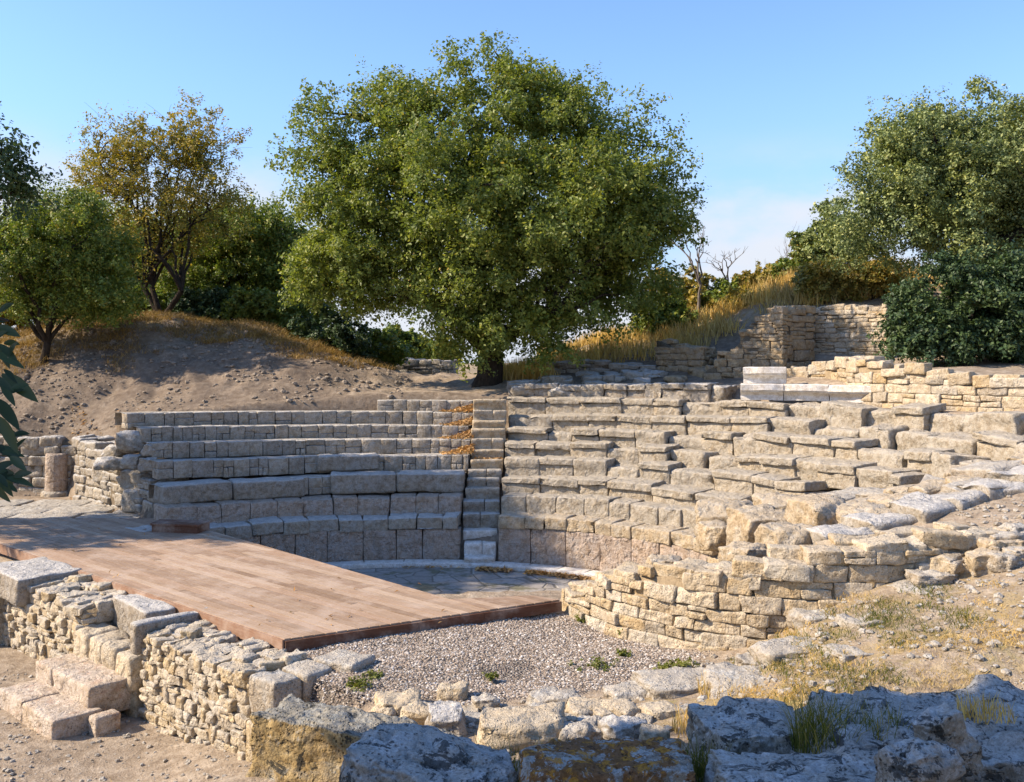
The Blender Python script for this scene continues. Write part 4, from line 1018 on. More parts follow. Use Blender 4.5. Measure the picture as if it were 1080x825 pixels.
for i in range(30):
    px = random.uniform(975, 1085); py = random.uniform(548, 622); z = 2.45 - (py - 560) * .0085; x, y, z = at(px, py, z); z = gz(x, y)
    w_ = random.uniform(.08, .26); mb = MB(); boulder(mb, (x, y, z + w_ * .1), (w_, w_ * random.uniform(.6, .9), w_ * random.uniform(.3, .55)), random.uniform(-.4, .8), amp=.13, freq=1.5, n=12, sq=.8, fine=.015, facets=6)
    tag(obj('rubble_stone', mb, M['slab'] if i % 3 else M['right_seat'], loc=(x, y, z)), 'rough stone tumbled on the slope past the right end of the curved wall', 'stone', 'tumbled stones right of the curved wall')
# rubble line between gravel and foreground
GQ = 'stones edging the near side of the gravel'
for (px, py, z, hx, hy, hz, rz, mk, lab) in [
  (420, 742, 1.03, .24, .2, .09, .1, 'wall_warm', 'flat tan stone at the left end of the gravel edging'), (447, 752, 1.1, .2, .14, .09, -.1, 'wall_warm', 'small tan stone in a hollow of the gravel edging'), (470, 758, 1.15, .17, .2, .17, .2, 'left_seat', 'grey-topped cube-like stone of the gravel edging'),
  (478, 728, 1.04, .16, .12, .08, 0, 'wall_warm', 'rounded sandy stone in the gravel behind the cube-like stone'), (512, 740, 1.07, .14, .1, .06, .3, 'slab', 'flat grey stone between gravel and long block'), (548, 770, 1.2, .42, .26, .19, .12, 'wall_warm', 'long tan block of the gravel edging with a dark right end'),
  (585, 738, 1.09, .26, .18, .08, .1, 'slab', 'pale flat stone behind the long tan block'), (632, 748, 1.12, .3, .2, .09, -.1, 'wall_warm', 'broad whitish stone in the middle of the gravel edging'), (668, 730, 1.14, .26, .22, .07, .2, 'slab', 'low whitish slab at the gravel border'),
  (700, 750, 1.22, .2, .16, .08, .3, 'wall_warm', 'cream stone beside the dry weeds'), (655, 770, 1.25, .18, .15, .12, .5, 'left_seat', 'angular grey stone behind the orange-lichened block'), (690, 778, 1.28, .12, .1, .11, .1, 'wall_warm', 'pointed pale stone near the orange-lichened block'),
  (612, 772, 1.22, .2, .16, .08, .2, 'slab', 'flat stone between the long tan block and the angular one'), (730, 722, 1.2, .55, .35, .1, .15, 'slab', 'broad flat rock plate between gravel and dry grass'), (790, 722, 1.32, .45, .35, .12, -.1, 'slab', 'cracked rock plate right of the broad flat one'),
  (560, 752, 1.1, .18, .12, .06, .1, 'slab', 'thin pale stone against the back of the long tan block')]:
    x, y, z = at(px, py, z); mb = MB(); boulder(mb, (x, y, z - hz * .2), (hx, hy, hz), rz, amp=.13, freq=1.5, n=14, sq=.78, fine=.02)
    tag(obj('edging_stone', mb, M[mk], loc=(x, y, z - hz)), lab, 'stone', GQ)

for i in range(34):
    px = random.uniform(400, 760); py = 748 + random.uniform(-16, 26) - .045 * (px - 540); z = 1.1 + .0006 * (px - 400)
    w_ = random.uniform(.05, .15); x, y, z = at(px, py, z); z = gz(x, y); mb = MB()
    boulder(mb, (x, y, z + w_ * .12), (w_, w_ * random.uniform(.6, .9), w_ * random.uniform(.35, .6)), random.uniform(0, 3), amp=.13, freq=1.5, n=10, sq=.75, fine=.012, facets=6)
    tag(obj('edging_stone', mb, M['slab'] if i % 2 else M['wall_warm'], loc=(x, y, z)), 'small broken stone wedged between the larger stones edging the gravel', 'stone', 'small stones wedged in the gravel edging')
# foreground boulders
def big(name, label, px, py, D, half, rz, mat, **kw):
    c = far(px, py, D); mb = MB(); boulder(mb, c, half, rz, **kw)
    return tag(obj(name, mb, mat, loc=(c[0], c[1], c[2] - half[2])), label, 'boulder')
big('boulder', 'large mossy squared boulder with dark top and yellowish front, at the wall end', 372, 844, 8.2, (.90, .33, .66), -.30, M['boulder'], amp=.05, n=56, sq=.95, tilt=(-.10, .07), freq=1.7, facets=2, fine=.03)
big('boulder', 'dark shaded boulder leaning against the yellowish squared one', 455, 856, 7.2, (.66, .45, .5), -.2, M['boulder_grey'], amp=.12, n=46, sq=.6, tilt=(0, .1), facets=4)
big('boulder', 'low block covered with orange and white lichen', 640, 848, 6.9, (.62, .36, .36), .02, M['boulder_orange'], amp=.06, n=48, sq=.84, freq=1.8, facets=4)
big('boulder', 'dark rounded boulder left of the tall grass tuft', 794, 793, 7.7, (.48, .42, .3), .1, M['boulder_grey'], amp=.09, n=50, sq=.62, facets=3)
big('boulder', 'broad dark rock slab at the lower right behind the orange-lichened block', 856, 868, 6.6, (.70, .38, .4), -.03, M['boulder_grey'], amp=.08, n=48, sq=.72, facets=4)
big('boulder', 'huge grey bedrock mass filling the lower right corner', 1040, 836, 7.25, (1.5, .72, .62), .06, M['boulder_grey'], amp=.11, n=48, sq=.72, freq=1.9, tilt=(.05, -.02), fine=.035, facets=3)
big('boulder', 'oblong pale stone tilted against the bedrock mass', 1000, 785, 6.35, (.16, .14, .28), .2, M['boulder_grey'], amp=.1, n=22, sq=.6, tilt=(.2, -.55))
big('boulder', 'whitish pointed rock between the slab and the bedrock mass', 966, 818, 6.0, (.22, .18, .2), .3, M['boulder_grey'], amp=.14, n=26, sq=.55)

# ------------------------------------------------------------------ gravel, scattered stones
ICO_V = np.array([(0, -.53, .85), (0, .53, .85), (0, -.53, -.85), (0, .53, -.85), (.85, 0, .53), (-.85, 0, .53), (.85, 0, -.53), (-.85, 0, -.53), (.53, .85, 0), (-.53, .85, 0), (.53, -.85, 0), (-.53, -.85, 0)])
OCT_F = np.array([(0, 4, 1), (0, 1, 5), (1, 4, 8), (1, 8, 9), (1, 9, 5), (4, 6, 8), (6, 3, 8), (3, 9, 8), (3, 7, 9), (7, 5, 9), (7, 11, 5), (11, 0, 5), (11, 10, 0), (10, 4, 0), (10, 6, 4), (2, 6, 10), (2, 3, 6), (2, 7, 3), (2, 11, 7), (2, 10, 11)])
def pebbles(name, xy, smin, smax, mat, seed, flat=.6, power=2.):
    g_ = np.random.default_rng(seed); n = len(xy)
    z = ground(xy[:, 0], xy[:, 1])
    sz = smin + (smax - smin) * g_.random(n) ** power
    a_ = g_.random(n) * 6.28; sc_ = np.stack([sz, sz * g_.uniform(.6, 1, n), sz * g_.uniform(.35, flat + .2, n)], 1)
    V = ICO_V[None] * (1 + g_.normal(0, .12, (n, 12, 1))) * sc_[:, None]
    c_, s_ = np.cos(a_)[:, None], np.sin(a_)[:, None]
    W_ = np.stack([V[..., 0] * c_ - V[..., 1] * s_, V[..., 0] * s_ + V[..., 1] * c_, V[..., 2]], 2)
    W_ += np.stack([xy[:, 0], xy[:, 1], z + sz * .15], 1)[:, None]
    Fq = (OCT_F[None] + (np.arange(n) * 12)[:, None, None]).reshape(-1, 3)
    mb = MB(); mb.add(W_.reshape(-1, 3), None, Fq)
    return tag(obj(name, mb, mat, smooth=False), None, None, kind='stuff')
def scatter(n, x0, x1, y0, y1, test, seed):
    g_ = np.random.default_rng(seed); x = g_.uniform(x0, x1, n); y = g_.uniform(y0, y1, n); k_ = test(x, y); return np.stack([x[k_], y[k_]], 1)
pebbles('gravel', scatter(85000, -3.5, 2.5, 9.6, 13.7, lambda x, y: in_poly(x + .15 * n2(x, y, 2.2, 4.), y + .15 * n2(x, y, 2.2, 9.), GP) & (n2(x, y, 1.2, 33.) > -.75 + .4 * np.random.default_rng(5).random(x.size)), 1), .005, .021, M['gravel'], 2, power=2.5)
pebbles('scattered_stones', scatter(9000, 1.5, 8, 7, 13.5, lambda x, y: (x > 2.0) & (n2(x, y, 1.3, 5.) > -.3), 3), .008, .06, M['slab'], 4, power=5.)
pebbles('scattered_stones', scatter(5000, -9, -2.6, 8, 14, lambda x, y: low_mask(x, y) > .8, 5), .007, .045, M['slab'], 6, power=5.)
pebbles('scattered_stones', scatter(8000, -16, -3, 25.2, 31, lambda x, y: n2(x, y, .8, 3.) > -.2, 7), .012, .10, M['clod'], 8, power=6.)
pebbles('scattered_stones', scatter(700, -1, 3.2, 7, 9.9, lambda x, y: x > -1.2, 9), .012, .07, M['slab'], 10, power=4.)

# ------------------------------------------------------------------ vegetation
def leaves(mb, C_, rad, per, size, flat=.8, up=.5, droop=0., seed=0):
    g_ = np.random.default_rng(seed); n = len(C_) * per
    ns = max(5, per // 20)                                          # twig sprays per clump
    sd_ = g_.normal(0, 1, (len(C_), ns, 3)); sd_ /= np.linalg.norm(sd_, axis=2, keepdims=True)
    sp_ = sd_ * (rad[:, None, None] * g_.uniform(.45, 1.15, (len(C_), ns, 1))) * np.array([1, 1, flat])
    pick = g_.integers(0, ns, n); ci = np.repeat(np.arange(len(C_)), per)
    d = sd_[ci, pick]; rr = rad[ci]
    out = np.clip(g_.normal(0, .5, n), -1.1, 1.1)
    p = C_[ci] + sp_[ci, pick] + d * (out * rr * .22)[:, None] + np.clip(g_.normal(0, .5, (n, 3)), -1, 1) * (rr * .27)[:, None]
    d = d + g_.normal(0, .3, (n, 3)); d /= np.linalg.norm(d, axis=1, keepdims=True)
    nr = d * .7 + np.array([0, 0, up]) + g_.normal(0, .55, (n, 3)); nr /= np.linalg.norm(nr, axis=1, keepdims=True)
    u = np.cross(nr, g_.normal(0, 1, (n, 3))); u /= np.linalg.norm(u, axis=1, keepdims=True) + 1e-9
    v = np.cross(nr, u); l = size * g_.uniform(.5, 1.5, n)[:, None]
    u = u * l; v = v * l * .58
    V = np.stack([p - u, p + v + nr * l * .12, p + u - np.array([0, 0, 1]) * l * .1, p - v + nr * l * .12], 1).reshape(-1, 3)
    mb.add(V, np.arange(n * 4).reshape(n, 4))

def clumps(crowns, n, seed, noise_amp=.18, bias=2.4):
    g_ = np.random.default_rng(seed); cr = np.array(crowns, float); w = np.prod(cr[:, 3:], axis=1) ** .77; idx = g_.choice(len(cr), n, p=w / w.sum())
    d = g_.normal(0, 1, (n, 3)); d /= np.linalg.norm(d, axis=1, keepdims=True)
    m_ = 1 + noise_amp * fbm(d * 2.2 + cr[idx, :3] * .3 + seed, 2)
    return cr[idx, :3] + d * cr[idx, 3:] * (m_ * g_.random(n) ** (1 / bias))[:, None]

def limb(mb, a_, b_, r0, r1, seed, sag=.2, seg=7, wig=.12, sides=7):
    g_ = np.random.default_rng(seed); a_, b_ = np.array(a_, float), np.array(b_, float); L = np.linalg.norm(b_ - a_)
    t = np.linspace(0, 1, seg)[:, None]; mid = (a_ + b_) / 2 + np.array([0, 0, sag * L]) 
    p = (1 - t) ** 2 * a_ + 2 * t * (1 - t) * mid + t ** 2 * b_
    w_ = g_.normal(0, wig * L / seg, (seg, 3)); w_[0] = 0; p = p + w_
    tube(mb, p, np.linspace(r0, r1, seg), sides)
    return p

def pxc(D, lst):
    out = []
    for (px, py, rx, rz, *dy) in lst:
        c = far(px, py, D); o = dy[0] if dy else 0
        ry = dy[1] * D / F if len(dy) > 1 else (rx + rz) / 2 * D / F
        out.append((c[0], c[1] + o, c[2], rx * D / F, ry, rz * D / F))
    return out

def tree(name, label, cat, base, crowns, ncl, crad, per, lsize, lmat, r0, fork, nlimb, seed, bark='bark', group=None, flat=.8, up=.5, bias=2.4, twig=0, nstem=1, noise=.18):
    T = thing(name, label, cat, base, group)
    g_ = np.random.default_rng(seed)
    C_ = clumps(crowns, ncl, seed, noise, bias); rad = g_.uniform(crad[0], crad[1], ncl)
    mb = MB(); base = np.array(base, float)
    for sidx in range(nstem):
        fk = base + np.array([g_.normal(0, .25) * (nstem > 1) * 2.2, g_.normal(0, .2), fork * g_.uniform(.85, 1.15)]) if nstem > 1 else base + np.array([.15, 0, fork])
        st = base + np.array([(sidx - (nstem - 1) / 2) * r0 * 1.3, 0, -.25])
        tube(mb, [st, st * .55 + fk * .45 + g_.normal(0, .03, 3), fk], [r0 * 1.35, r0, r0 * .85], 12)
        sel = np.argsort(g_.random(ncl))[:nlimb // nstem]
        mains = [sel[i] for i in range(min(6, len(sel)))]
        mp = [limb(mb, fk, C_[i], r0 * .6, r0 * .12, seed * 31 + int(i), .12, 8, .16, 8) for i in mains]
        allp = np.concatenate(mp)
        for i in sel[6:]:
            dd = np.linalg.norm(allp - C_[i], axis=1) + 3 * np.maximum(0, allp[:, 2] - C_[i, 2]); j = int(np.argmin(dd + g_.random(len(dd)) * .5))
            pp = limb(mb, allp[j], C_[i], r0 * .2, r0 * .05, seed * 57 + int(i), .08, 5, .18, 6)
            if twig:
                for _ in range(twig):
                    q = pp[g_.integers(2, 5)]; limb(mb, q, q + g_.normal(0, 1, 3) * np.array([.5, .5, .4]) + (0, 0, .35), r0 * .06, r0 * .02, int(g_.integers(1e6)), .05, 4, .15, 5)
    obj('trunk', mb, M[bark], T)
    if per:
        mb = MB(); leaves(mb, C_, rad, per, lsize, flat, up, seed=seed + 1)
        obj('crown', mb, lmat, T, smooth=False)
    return T

# the big oak
D = 27.5; b = far(513, 403, D)
tree('oak_tree', 'big round-crowned oak in the middle, growing above the seats', 'tree', (b[0], b[1], gz(b[0], b[1])), pxc(D, [
  (515, 195, 150, 120), (405, 225, 98, 105), (640, 225, 84, 92), (565, 305, 118, 72), (355, 285, 50, 50), (660, 295, 58, 46), (540, 98, 88, 54), (548, 72, 46, 32), (345, 170, 50, 66), (512, 352, 56, 34, -1.6), (480, 335, 45, 30, -1.), (560, 355, 40, 28, -1.2), (345, 275, 38, 46), (375, 310, 50, 26), (385, 255, 85, 75), (650, 265, 70, 70), (590, 230, 90, 90, -1.5), (470, 230, 90, 90, -1.5), (430, 120, 65, 48), (688, 205, 44, 72), (610, 130, 70, 55), (420, 100, 60, 45), (440, 285, 70, 55), (610, 350, 50, 28)]),
  800, (.40, .74), 400, .05, M['oak_leaf'], .40, .9, 100, 11, bias=1.9, noise=.2)
# evergreen at the right
D = 26.5; b = far(1035, 330, D)
tree('evergreen_tree', 'grey-green evergreen tree at the right edge above the dark bush', 'tree', (b[0], b[1], gz(b[0], b[1])), pxc(D, [
  (1005, 175, 92, 80), (945, 205, 60, 55), (1065, 160, 80, 68), (1100, 215, 90, 90), (1000, 245, 85, 45), (905, 245, 36, 32), (960, 150, 45, 40)]),
  480, (.36, .66), 400, .042, M['ever_leaf'], .28, 1.6, 50, 23, bias=2.3)
D = 22.6; b = far(1010, 378, D)
tree('evergreen_bush', 'dense dark evergreen bush in the shade under the right-hand tree', 'bush', (b[0], b[1], gz(b[0], b[1])), pxc(D, [
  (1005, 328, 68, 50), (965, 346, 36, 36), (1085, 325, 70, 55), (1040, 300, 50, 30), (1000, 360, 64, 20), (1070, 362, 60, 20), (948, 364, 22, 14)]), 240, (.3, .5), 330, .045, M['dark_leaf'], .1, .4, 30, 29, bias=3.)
# left group
D = 32.; b = far(172, 335, D)
tree('autumn_tree', 'airy golden-brown tree with dark forking stems on the mound', 'tree', (b[0], b[1], gz(b[0], b[1])), pxc(D, [
  (150, 170, 70, 46), (205, 148, 46, 38), (105, 190, 44, 42), (222, 205, 40, 48), (160, 235, 75, 50), (120, 150, 36, 26)]),
  300, (.35, .8), 150, .042, M['autumn_leaf'], .10, .9, 150, 37, bias=2.0, twig=2, nstem=3)
D = 28.6; b = far(45, 350, D)
tree('small_tree', 'small bushy green tree at the left edge of the mound', 'tree', (b[0], b[1], gz(b[0], b[1])), pxc(D, [
  (70, 262, 72, 56), (15, 275, 60, 55), (105, 290, 40, 35), (60, 225, 40, 30), (60, 318, 60, 18), (110, 315, 40, 18)]), 280, (.34, .62), 340, .04, M['green_leaf'], .12, .6, 40, 41)
D = 36.; b = far(250, 345, D)
tree('leafy_tree', 'low spreading green tree between the golden tree and the big oak', 'tree', (b[0], b[1], gz(b[0], b[1])), pxc(D, [
  (240, 275, 58, 58), (285, 290, 45, 55), (200, 300, 45, 38), (265, 240, 44, 34), (225, 245, 40, 34), (300, 265, 34, 40)]), 330, (.4, .75), 280, .055, M['green_leaf'], .16, 1., 40, 43)
D = 38.; b = far(110, 345, D)
tree('leafy_tree', 'dark green tree standing behind the golden tree', 'tree', (b[0], b[1], gz(b[0], b[1])), pxc(D, [(120, 290, 70, 46), (165, 280, 46, 48), (60, 300, 40, 40), (140, 255, 50, 36)]), 300, (.45, .75), 260, .055, M['oak_leaf'], .16, 1., 30, 47)
b = (-15.3, 19.3)
tree('shade_tree', 'dark tree at the left edge reaching into the sky above the small green tree', 'tree', (b[0], b[1], gz(*b)), [
  (-15.0, 18.9, 6.6, 3.0, 2.4, 2.6), (-15.6, 19.0, 9.6, 2.8, 2.3, 2.4), (-13.6, 20.3, 8.8, 1.6, 1.5, 1.4), (-11.5, 20.8, 8.7, .95, .9, .95), (-12.6, 20.6, 8.9, 1.2, 1.1, 1.1)], 420, (.36, .65), 280, .05, M['dark_leaf'], .3, 1.6, 50, 53)
GSH = 'shrubs along the skyline'
for (px, py, base_y, D, rx, rz, mk, lab, sd) in [
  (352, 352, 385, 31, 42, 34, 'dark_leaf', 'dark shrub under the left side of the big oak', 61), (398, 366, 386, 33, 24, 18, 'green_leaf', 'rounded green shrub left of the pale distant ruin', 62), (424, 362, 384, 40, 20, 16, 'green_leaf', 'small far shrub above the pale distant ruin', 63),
  (462, 372, 386, 46, 18, 12, 'green_leaf', 'tiny far shrub just left of the oak trunk', 64), (722, 312, 352, 34, 44, 34, 'gold_leaf', 'golden-green shrub right of the big oak', 65), (768, 318, 350, 33.5, 30, 24, 'green_leaf', 'green shrub between golden shrub and brown wall', 66),
  (815, 303, 330, 33, 40, 24, 'gold_leaf', 'olive-green shrub above the brown ruined wall', 67), (880, 250, 300, 31, 38, 36, 'ever_leaf', 'grey-green shrub against the left flank of the evergreen tree', 68), (868, 296, 318, 29, 26, 18, 'gold_leaf', 'yellow shrub above the bright ruined wall', 69), (918, 292, 318, 28.5, 30, 18, 'gold_leaf', 'yellow shrub left of the dark bush', 70),
  (855, 270, 300, 33, 20, 26, 'autumn_leaf', 'brownish thin shrub left of the grey-green one', 71), (698, 335, 358, 31.5, 30, 22, 'green_leaf', 'green scrub at the foot of the golden-green shrub by the oak', 78), (845, 292, 318, 32, 30, 24, 'green_leaf', 'green shrub rising behind the pier of the ruined wall', 79), (790, 325, 345, 31, 24, 16, 'autumn_leaf', 'brown dry scrub just behind the brown ruined wall', 80),
  (315, 335, 360, 33, 34, 30, 'oak_leaf', 'olive shrub at the right shoulder of the mound', 72), (95, 322, 340, 33.5, 34, 18, 'oak_leaf', 'low olive shrub behind the small green tree', 73), (150, 322, 338, 34, 26, 16, 'green_leaf', 'low shrub just left of the golden tree stems', 74),
  (215, 322, 340, 33.5, 34, 18, 'dark_leaf', 'dark low shrub right of the golden tree stems', 75), (268, 326, 345, 33, 30, 20, 'oak_leaf', 'olive shrub between golden tree and mound shoulder', 76), (18, 318, 345, 32, 34, 22, 'gold_leaf', 'yellowish shrub at the left edge behind the small green tree', 77)]:
    b = far(px, base_y, D)
    tree('shrub', lab, 'shrub', (b[0], b[1], gz(b[0], b[1])), pxc(D, [(px, py, rx, rz), (px - rx * .4, py + rz * .4, rx * .6, rz * .6), (px + rx * .4, py + rz * .4, rx * .6, rz * .6)]), 80, (.22, .45), 210, .0018 * D, M[mk], .05, .25, 14, sd, group=GSH, bias=2.5)
# bare trees
def bare(label, px, py, D, h, spread, seed, bark, r0=.07):
    b = far(px, py, D); base = np.array([b[0], b[1], gz(b[0], b[1]) - .1]); T = thing('bare_tree', label, 'tree', base, 'leafless trees on the skyline')
    mb = MB(); g_ = np.random.default_rng(seed)
    def grow(p, d, L, r, lv):
        q = p + d * L; pp = limb(mb, p, q, r, r * .55, int(g_.integers(1e6)), .02, 5, .14, 5)
        if lv == 0: return
        for _ in range(int(g_.integers(2, 4))):
            nd = d + g_.normal(0, spread, 3) + (0, 0, .12); nd /= np.linalg.norm(nd); grow(pp[int(g_.integers(3, 5))], nd, L * g_.uniform(.6, .85), r * .6, lv - 1)
    grow(base, np.array([.1, 0, 1.]), h, r0, 4)
    obj('branches', mb, M[bark], T)
bare('leafless grey tree with crooked branches right of the big oak', 735, 345, 32, 1.25, .5, 5, 'bark_grey')
bare('leafless grey tree behind the green shrub beside the brown wall', 765, 345, 33.5, .95, .55, 8, 'bark_grey', .06)
bare('thin purplish leafless bush above the brown ruined wall', 826, 330, 35, 1.0, .38, 14, 'bark_grey', .035)
bare('faint leafless bush left of the thin purplish one', 795, 335, 38, .9, .45, 19, 'bark_grey', .035)

def blades(mb, x, y, z, n, h, spread, seed, lean=.35, w=.006):
    g_ = np.random.default_rng(seed); a_ = g_.random(n) * 6.28; r_ = spread * np.sqrt(g_.random(n))
    b = np.stack([x + r_ * np.cos(a_), y + r_ * np.sin(a_), np.full(n, z)], 1)
    hh = h * g_.uniform(.5, 1.2, n); ln = g_.normal(0, lean, (n, 2)) * hh[:, None]
    m_ = b + np.concatenate([ln * .35, (hh * .55)[:, None]], 1); t = b + np.concatenate([ln, hh[:, None]], 1)
    a2 = g_.random(n) * 6.28; wv = np.stack([np.cos(a2), np.sin(a2), np.zeros(n)], 1) * w
    V = np.stack([b - wv, b + wv, m_ + wv * .7, m_ - wv * .7, t], 1).reshape(-1, 3); i = np.arange(n)[:, None] * 5
    mb.add(V, i + np.array([0, 1, 2, 3]), i + np.array([3, 2, 4]))
GT = 'grass tufts among the foreground rocks'
for (px, py, z, n_, h, sp, mk, lab, sd) in [
  (870, 782, 1.62, 420, .40, .24, 'green_grass', 'tall green grass tuft between the dark boulder and the bedrock', 1), (930, 770, 1.75, 160, .25, .18, 'green_grass', 'short green grass tuft on the bedrock mass', 2), (525, 815, 1.25, 240, .3, .18, 'green_grass', 'grass tuft left of the orange-lichened block', 3),
  (740, 812, 1.42, 280, .26, .2, 'green_grass', 'grass tuft right of the orange-lichened block', 4), (745, 765, 1.32, 260, .2, .3, 'dry_grass', 'dry straw tuft left of the dark rounded boulder', 5), (760, 728, 1.3, 160, .16, .25, 'dry_grass', 'dry straw tuft on the cracked rock plate', 6),
  (1040, 745, 1.95, 140, .16, .2, 'dry_grass', 'dry straw tuft on top of the bedrock', 7), (580, 800, 1.28, 120, .2, .2, 'dry_grass', 'dry stalks behind the orange-lichened block', 8), (490, 795, 1.2, 130, .2, .15, 'dry_grass', 'dry grass tuft behind the dark shaded boulder', 9)]:
    x, y, z = at(px, py, z); z = max(z - .08, gz(x, y) - .02); mb = MB(); blades(mb, x, y, z, n_, h, sp, sd, w=.004)
    tag(obj('grass_tuft', mb, M[mk], smooth=False, loc=(x, y, z)), lab, 'grass tuft', GT)
def field(name, pts, h, n_, sp, mat, seed, w=.005, lean=.5):
    mb = MB()
    for i, (x, y) in enumerate(pts): blades(mb, x, y, gz(x, y) - .01, n_, h, sp, seed + i, lean, w)
    tag(obj(name, mb, mat, smooth=False), None, None, kind='stuff')
field('dry_grass', scatter(620, 2.2, 7.5, 7.6, 11.5, lambda x, y: (x > 2.2) & (n2(x, y, .8, 31.) > -.15) & (y < 10.6 + .1 * x), 11), .045, 60, .2, M['dry_grass'], 100, .003, 1.1)
field('green_grass', scatter(420, 2.6, 7.5, 8., 10.8, lambda x, y: n2(x, y, .7, 51.) > .0, 13), .06, 50, .2, M['green_grass'], 900, .004, .8)
field('dry_grass', scatter(800, 1.2, 13, 28.4, 39, lambda x, y: n2(x, y, .4, 11.) > -.35, 15), .5, 34, .5, M['dry_grass'], 2000, .014, .3)
field('dry_grass', scatter(2600, -17, -4., 27.0, 33.5, lambda x, y: .8 * n2(x, y, .6, 7.) + (y - 28.9) * .5 > 0, 17), .16, 26, .35, M['straw'], 4000, .008, .9)
field('dry_grass', scatter(60, -.2, 1.2, 27.4, 29.5, lambda x, y: x > -.4, 19), .45, 30, .3, M['dry_grass'], 6000, .012, .25)
field('straw_litter', scatter(46, -7.6, -2.8, 10., 14, lambda x, y: (low_mask(x, y) > .8) & (n2(x, y, 1.1, 13.) > .0), 21), .05, 50, .22, M['dry_grass'], 7000, .006, 1.6)
GWD = 'small green weeds on the gravel'
for i, (px, py, sz, lab) in enumerate([(625, 703, .12, 'larger bright green weed in the middle of the gravel'), (618, 655, .08, 'small weed at the left foot of the golden curved wall'), (660, 668, .07, 'small weed second along the foot of the golden curved wall'), (655, 690, .06, 'tiny weed right of the larger gravel weed'), (702, 707, .09, 'green weed at the right border of the gravel'), (727, 703, .1, 'low green weed in front of the golden wall foot'), (378, 722, .1, 'leafy weed under the flat slab by the wall end'), (398, 718, .08, 'small weed right of the flat slab by the wall end'), (520, 715, .05, 'faint weed in the gravel toward the deck')]):
    sz *= 1.7; x, y, z = at(px, py, 1.0); mb = MB(); C_ = np.array([[x + random.gauss(0, sz * .8), y + random.gauss(0, sz * .8), z + .02] for _ in range(7)]) * np.array([1, 1, 1]); C_ = C_.mean(0) + (C_ - C_.mean(0)) * .4; leaves(mb, C_, np.full(7, sz * .6), 60, .017, .6, .8, seed=300 + i)
    tag(obj('weed', mb, M['weed'], smooth=False, loc=(x, y, z)), lab, 'weed', GWD)

# nearby tree outside the left edge: its branch reaches into the picture and its crown shades the foreground rocks
b = (-7.0, 6.4)
T = tree('near_tree', 'broad-leaved tree beside the viewer whose dark branch hangs in at the left edge', 'tree', (b[0], b[1], gz(*b)), [(-6.7, 6.0, 6.7, 2.0, 1.2, 1.9), (-7., 5.5, 8.9, 2.1, 1.05, 1.6), (-6.6, 5.7, 7.6, 1.8, 1.1, 1.6), (-3.7, 1.95, 6.4, 1.3, 1.0, .9)], 620, (.3, .6), 230, .07, M['near_leaf'], .22, 1.3, 30, 83)
mb = MB(); br = [(-6.8, 6.3, 3.6), (-4.3, 4.2, 4.75), (-2.4, 2.75, 4.8), (-1.45, 2.35, 4.55), (-1.27, 2.25, 4.42), (-1.24, 2.22, 4.28)]
tube(mb, br, [.06, .04, .025, .012, .008, .004], 8); tube(mb, [br[3], (-1.30, 2.3, 4.62), (-1.22, 2.3, 4.6)], [.009, .006, .003], 6)
obj('branch', mb, M['bark'], T)
mb = MB()
def big_leaf(c, d, l, w, nr):
    d = np.array(d, float); d /= np.linalg.norm(d); nr = np.array(nr, float); sd_ = np.cross(d, nr); sd_ /= np.linalg.norm(sd_); nr = np.cross(sd_, d); K = 7; V = []
    for i in range(K + 1):
        t = i / K; ww = w * math.sin(math.pi * min(t * .97 + .03, 1)) ** .8 * (1 - .25 * t); c0 = np.array(c) + d * l * t - np.array([0, 0, 1]) * l * .18 * t * t
        V += [c0 - sd_ * ww + nr * ww * .25, c0, c0 + sd_ * ww + nr * ww * .25]
    mb.add(V, [(i * 3 + j, i * 3 + j + 1, i * 3 + j + 4, i * 3 + j + 3) for i in range(K) for j in range(2)])
for (px, py, dx, dz, l) in [(-5, 345, .9, -.15, .085), (-8, 372, .9, -.35, .09), (2, 395, 1, -.55, .125), (8, 378, .5, .8, .07), (-6, 420, .8, -.8, .11), (-2, 330, .7, .5, .07), (-10, 405, .9, .1, .08), (0, 440, .6, -.9, .10), (-8, 470, .9, -.3, .08), (2, 480, .7, .25, .06), (-4, 492, .6, -.7, .07), (5, 470, .8, -.6, .05), (-10, 450, .9, -.2, .08), (-12, 360, .8, .6, .07), (4, 362, .9, .1, .06), (-3, 505, .5, -.5, .06)] + [(random.uniform(-16, 14), random.choice((random.uniform(325, 450), random.uniform(455, 512))), random.uniform(.3, 1), random.uniform(-.9, .6), random.uniform(.045, .075)) for _ in range(26)]:
    D = random.uniform(2.15, 2.4); c = far(px, py, D); big_leaf(c, (dx, random.uniform(-.3, .3), dz), l * .85, l * .16, (random.uniform(-.5, .5), -.8, random.uniform(.2, .9)))
obj('branch_leaves', mb, M['near_leaf'], T)

# ------------------------------------------------------------------ light, sky, camera
ELEV, AZ = 36.0, math.atan2(-.11, -1.0)    # sun stands low on the left
sd = Vector((math.cos(AZ) * math.cos(R(ELEV)), math.sin(AZ) * math.cos(R(ELEV)), math.sin(R(ELEV))))
ld = bpy.data.lights.new('sun', 'SUN'); ld.energy = 4.4; ld.angle = R(.6); ld.color = (1.0, .83, .63)
lo = bpy.data.objects.new('sun', ld); COL.objects.link(lo); lo.rotation_euler = sd.to_track_quat('Z', 'Y').to_euler(); lo.location = (-20, 0, 20)
w = bpy.data.worlds.new('World'); SC.world = w; w.use_nodes = True
nt = w.node_tree; nt.nodes.clear()
out = nt.nodes.new('ShaderNodeOutputWorld'); bg = nt.nodes.new('ShaderNodeBackground'); bg.inputs['Strength'].default_value = .138
sky = nt.nodes.new('ShaderNodeTexSky'); sky.sky_type = 'NISHITA'; sky.sun_disc = False; sky.sun_elevation = R(ELEV)
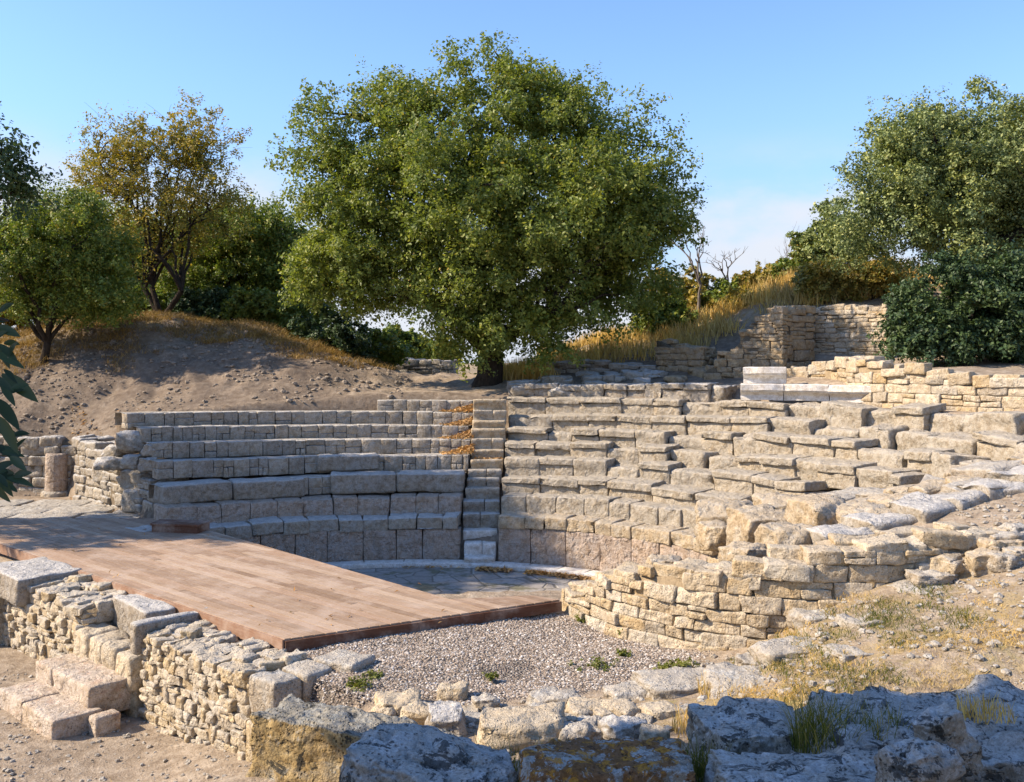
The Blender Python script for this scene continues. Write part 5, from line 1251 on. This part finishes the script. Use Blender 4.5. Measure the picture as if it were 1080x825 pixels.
sky.sun_rotation = math.atan2(sd.x, sd.y); sky.altitude = 50; sky.air_density = 1.0; sky.dust_density = .3; sky.ozone_density = 3.0
tc = nt.nodes.new('ShaderNodeTexCoord'); mp = nt.nodes.new('ShaderNodeMapping'); mp.inputs['Scale'].default_value = (1, 1, 2.2); mp.inputs['Location'].default_value = (.37, .2, .55)
nt.links.new(tc.outputs['Generated'], mp.inputs[0])
nz = nt.nodes.new('ShaderNodeTexNoise'); nz.inputs['Scale'].default_value = 3.2; nz.inputs['Detail'].default_value = 7; nz.inputs['Roughness'].default_value = .55
nt.links.new(mp.outputs[0], nz.inputs['Vector'])
sp = nt.nodes.new('ShaderNodeSeparateXYZ'); nt.links.new(tc.outputs['Generated'], sp.inputs[0])
def mr(v, a_, b_, c=0., d=1.):
    n_ = nt.nodes.new('ShaderNodeMapRange'); n_.interpolation_type = 'SMOOTHSTEP'; nt.links.new(v, n_.inputs[0])
    for k_, x in zip(('From Min', 'From Max', 'To Min', 'To Max'), (a_, b_, c, d)): n_.inputs[k_].default_value = x
    return n_.outputs[0]
def mul(a_, b_):
    n_ = nt.nodes.new('ShaderNodeMath'); n_.operation = 'MULTIPLY'
    for i_, v in enumerate((a_, b_)):
        if hasattr(v, 'is_output'): nt.links.new(v, n_.inputs[i_])
        else: n_.inputs[i_].default_value = v
    return n_.outputs[0]
def mixc(f_, a_, b_):
    n_ = nt.nodes.new('ShaderNodeMix'); n_.data_type = 'RGBA'; i3 = [i_ for i_ in n_.inputs if i_.enabled]
    nt.links.new(f_, i3[0])
    for i_, v in zip(i3[1:], (a_, b_)):
        if hasattr(v, 'is_output'): nt.links.new(v, i_)
        else: i_.default_value = (*v, 1)
    return [o_ for o_ in n_.outputs if o_.enabled][0], n_
tn = nt.nodes.new('ShaderNodeMix'); tn.data_type = 'RGBA'; tn.blend_type = 'MULTIPLY'; ti = [i_ for i_ in tn.inputs if i_.enabled]
ti[0].default_value = 1; nt.links.new(sky.outputs[0], ti[1]); ti[2].default_value = (.80, .875, 1.0, 1)
hz, mx = mixc(mr(sp.outputs['Z'], .30, .0, 0, .8), [o_ for o_ in tn.outputs if o_.enabled][0], (1.35, 1.8, 2.7))      # far haze above the plain
cl, mx = mixc(mul(mr(nz.outputs['Fac'], .33, .52), mr(sp.outputs['Z'], .24, .14, 0, .9)), hz, (2.95, 3.05, 3.3))
nt.links.new([o_ for o_ in mx.outputs if o_.enabled][0], bg.inputs['Color']); nt.links.new(bg.outputs[0], out.inputs['Surface'])

cd = bpy.data.cameras.new('camera'); cam = bpy.data.objects.new('camera', cd); COL.objects.link(cam)
cam.location = (0, 0, CH); cam.rotation_euler = (math.pi / 2, 0, 0)
cd.sensor_width = 36; cd.lens = F / 1080 * 36; cd.shift_y = -(412.5 - YH) / 1080; cd.clip_start = .1; cd.clip_end = 5000
SC.camera = cam
SC.view_settings.view_transform = 'Standard'; SC.view_settings.look = 'None'; SC.view_settings.exposure = 1.06; SC.view_settings.gamma = 1
SC.cycles.max_bounces = 6; SC.cycles.diffuse_bounces = 3; SC.cycles.transparent_max_bounces = 4; SC.cycles.use_denoising = True
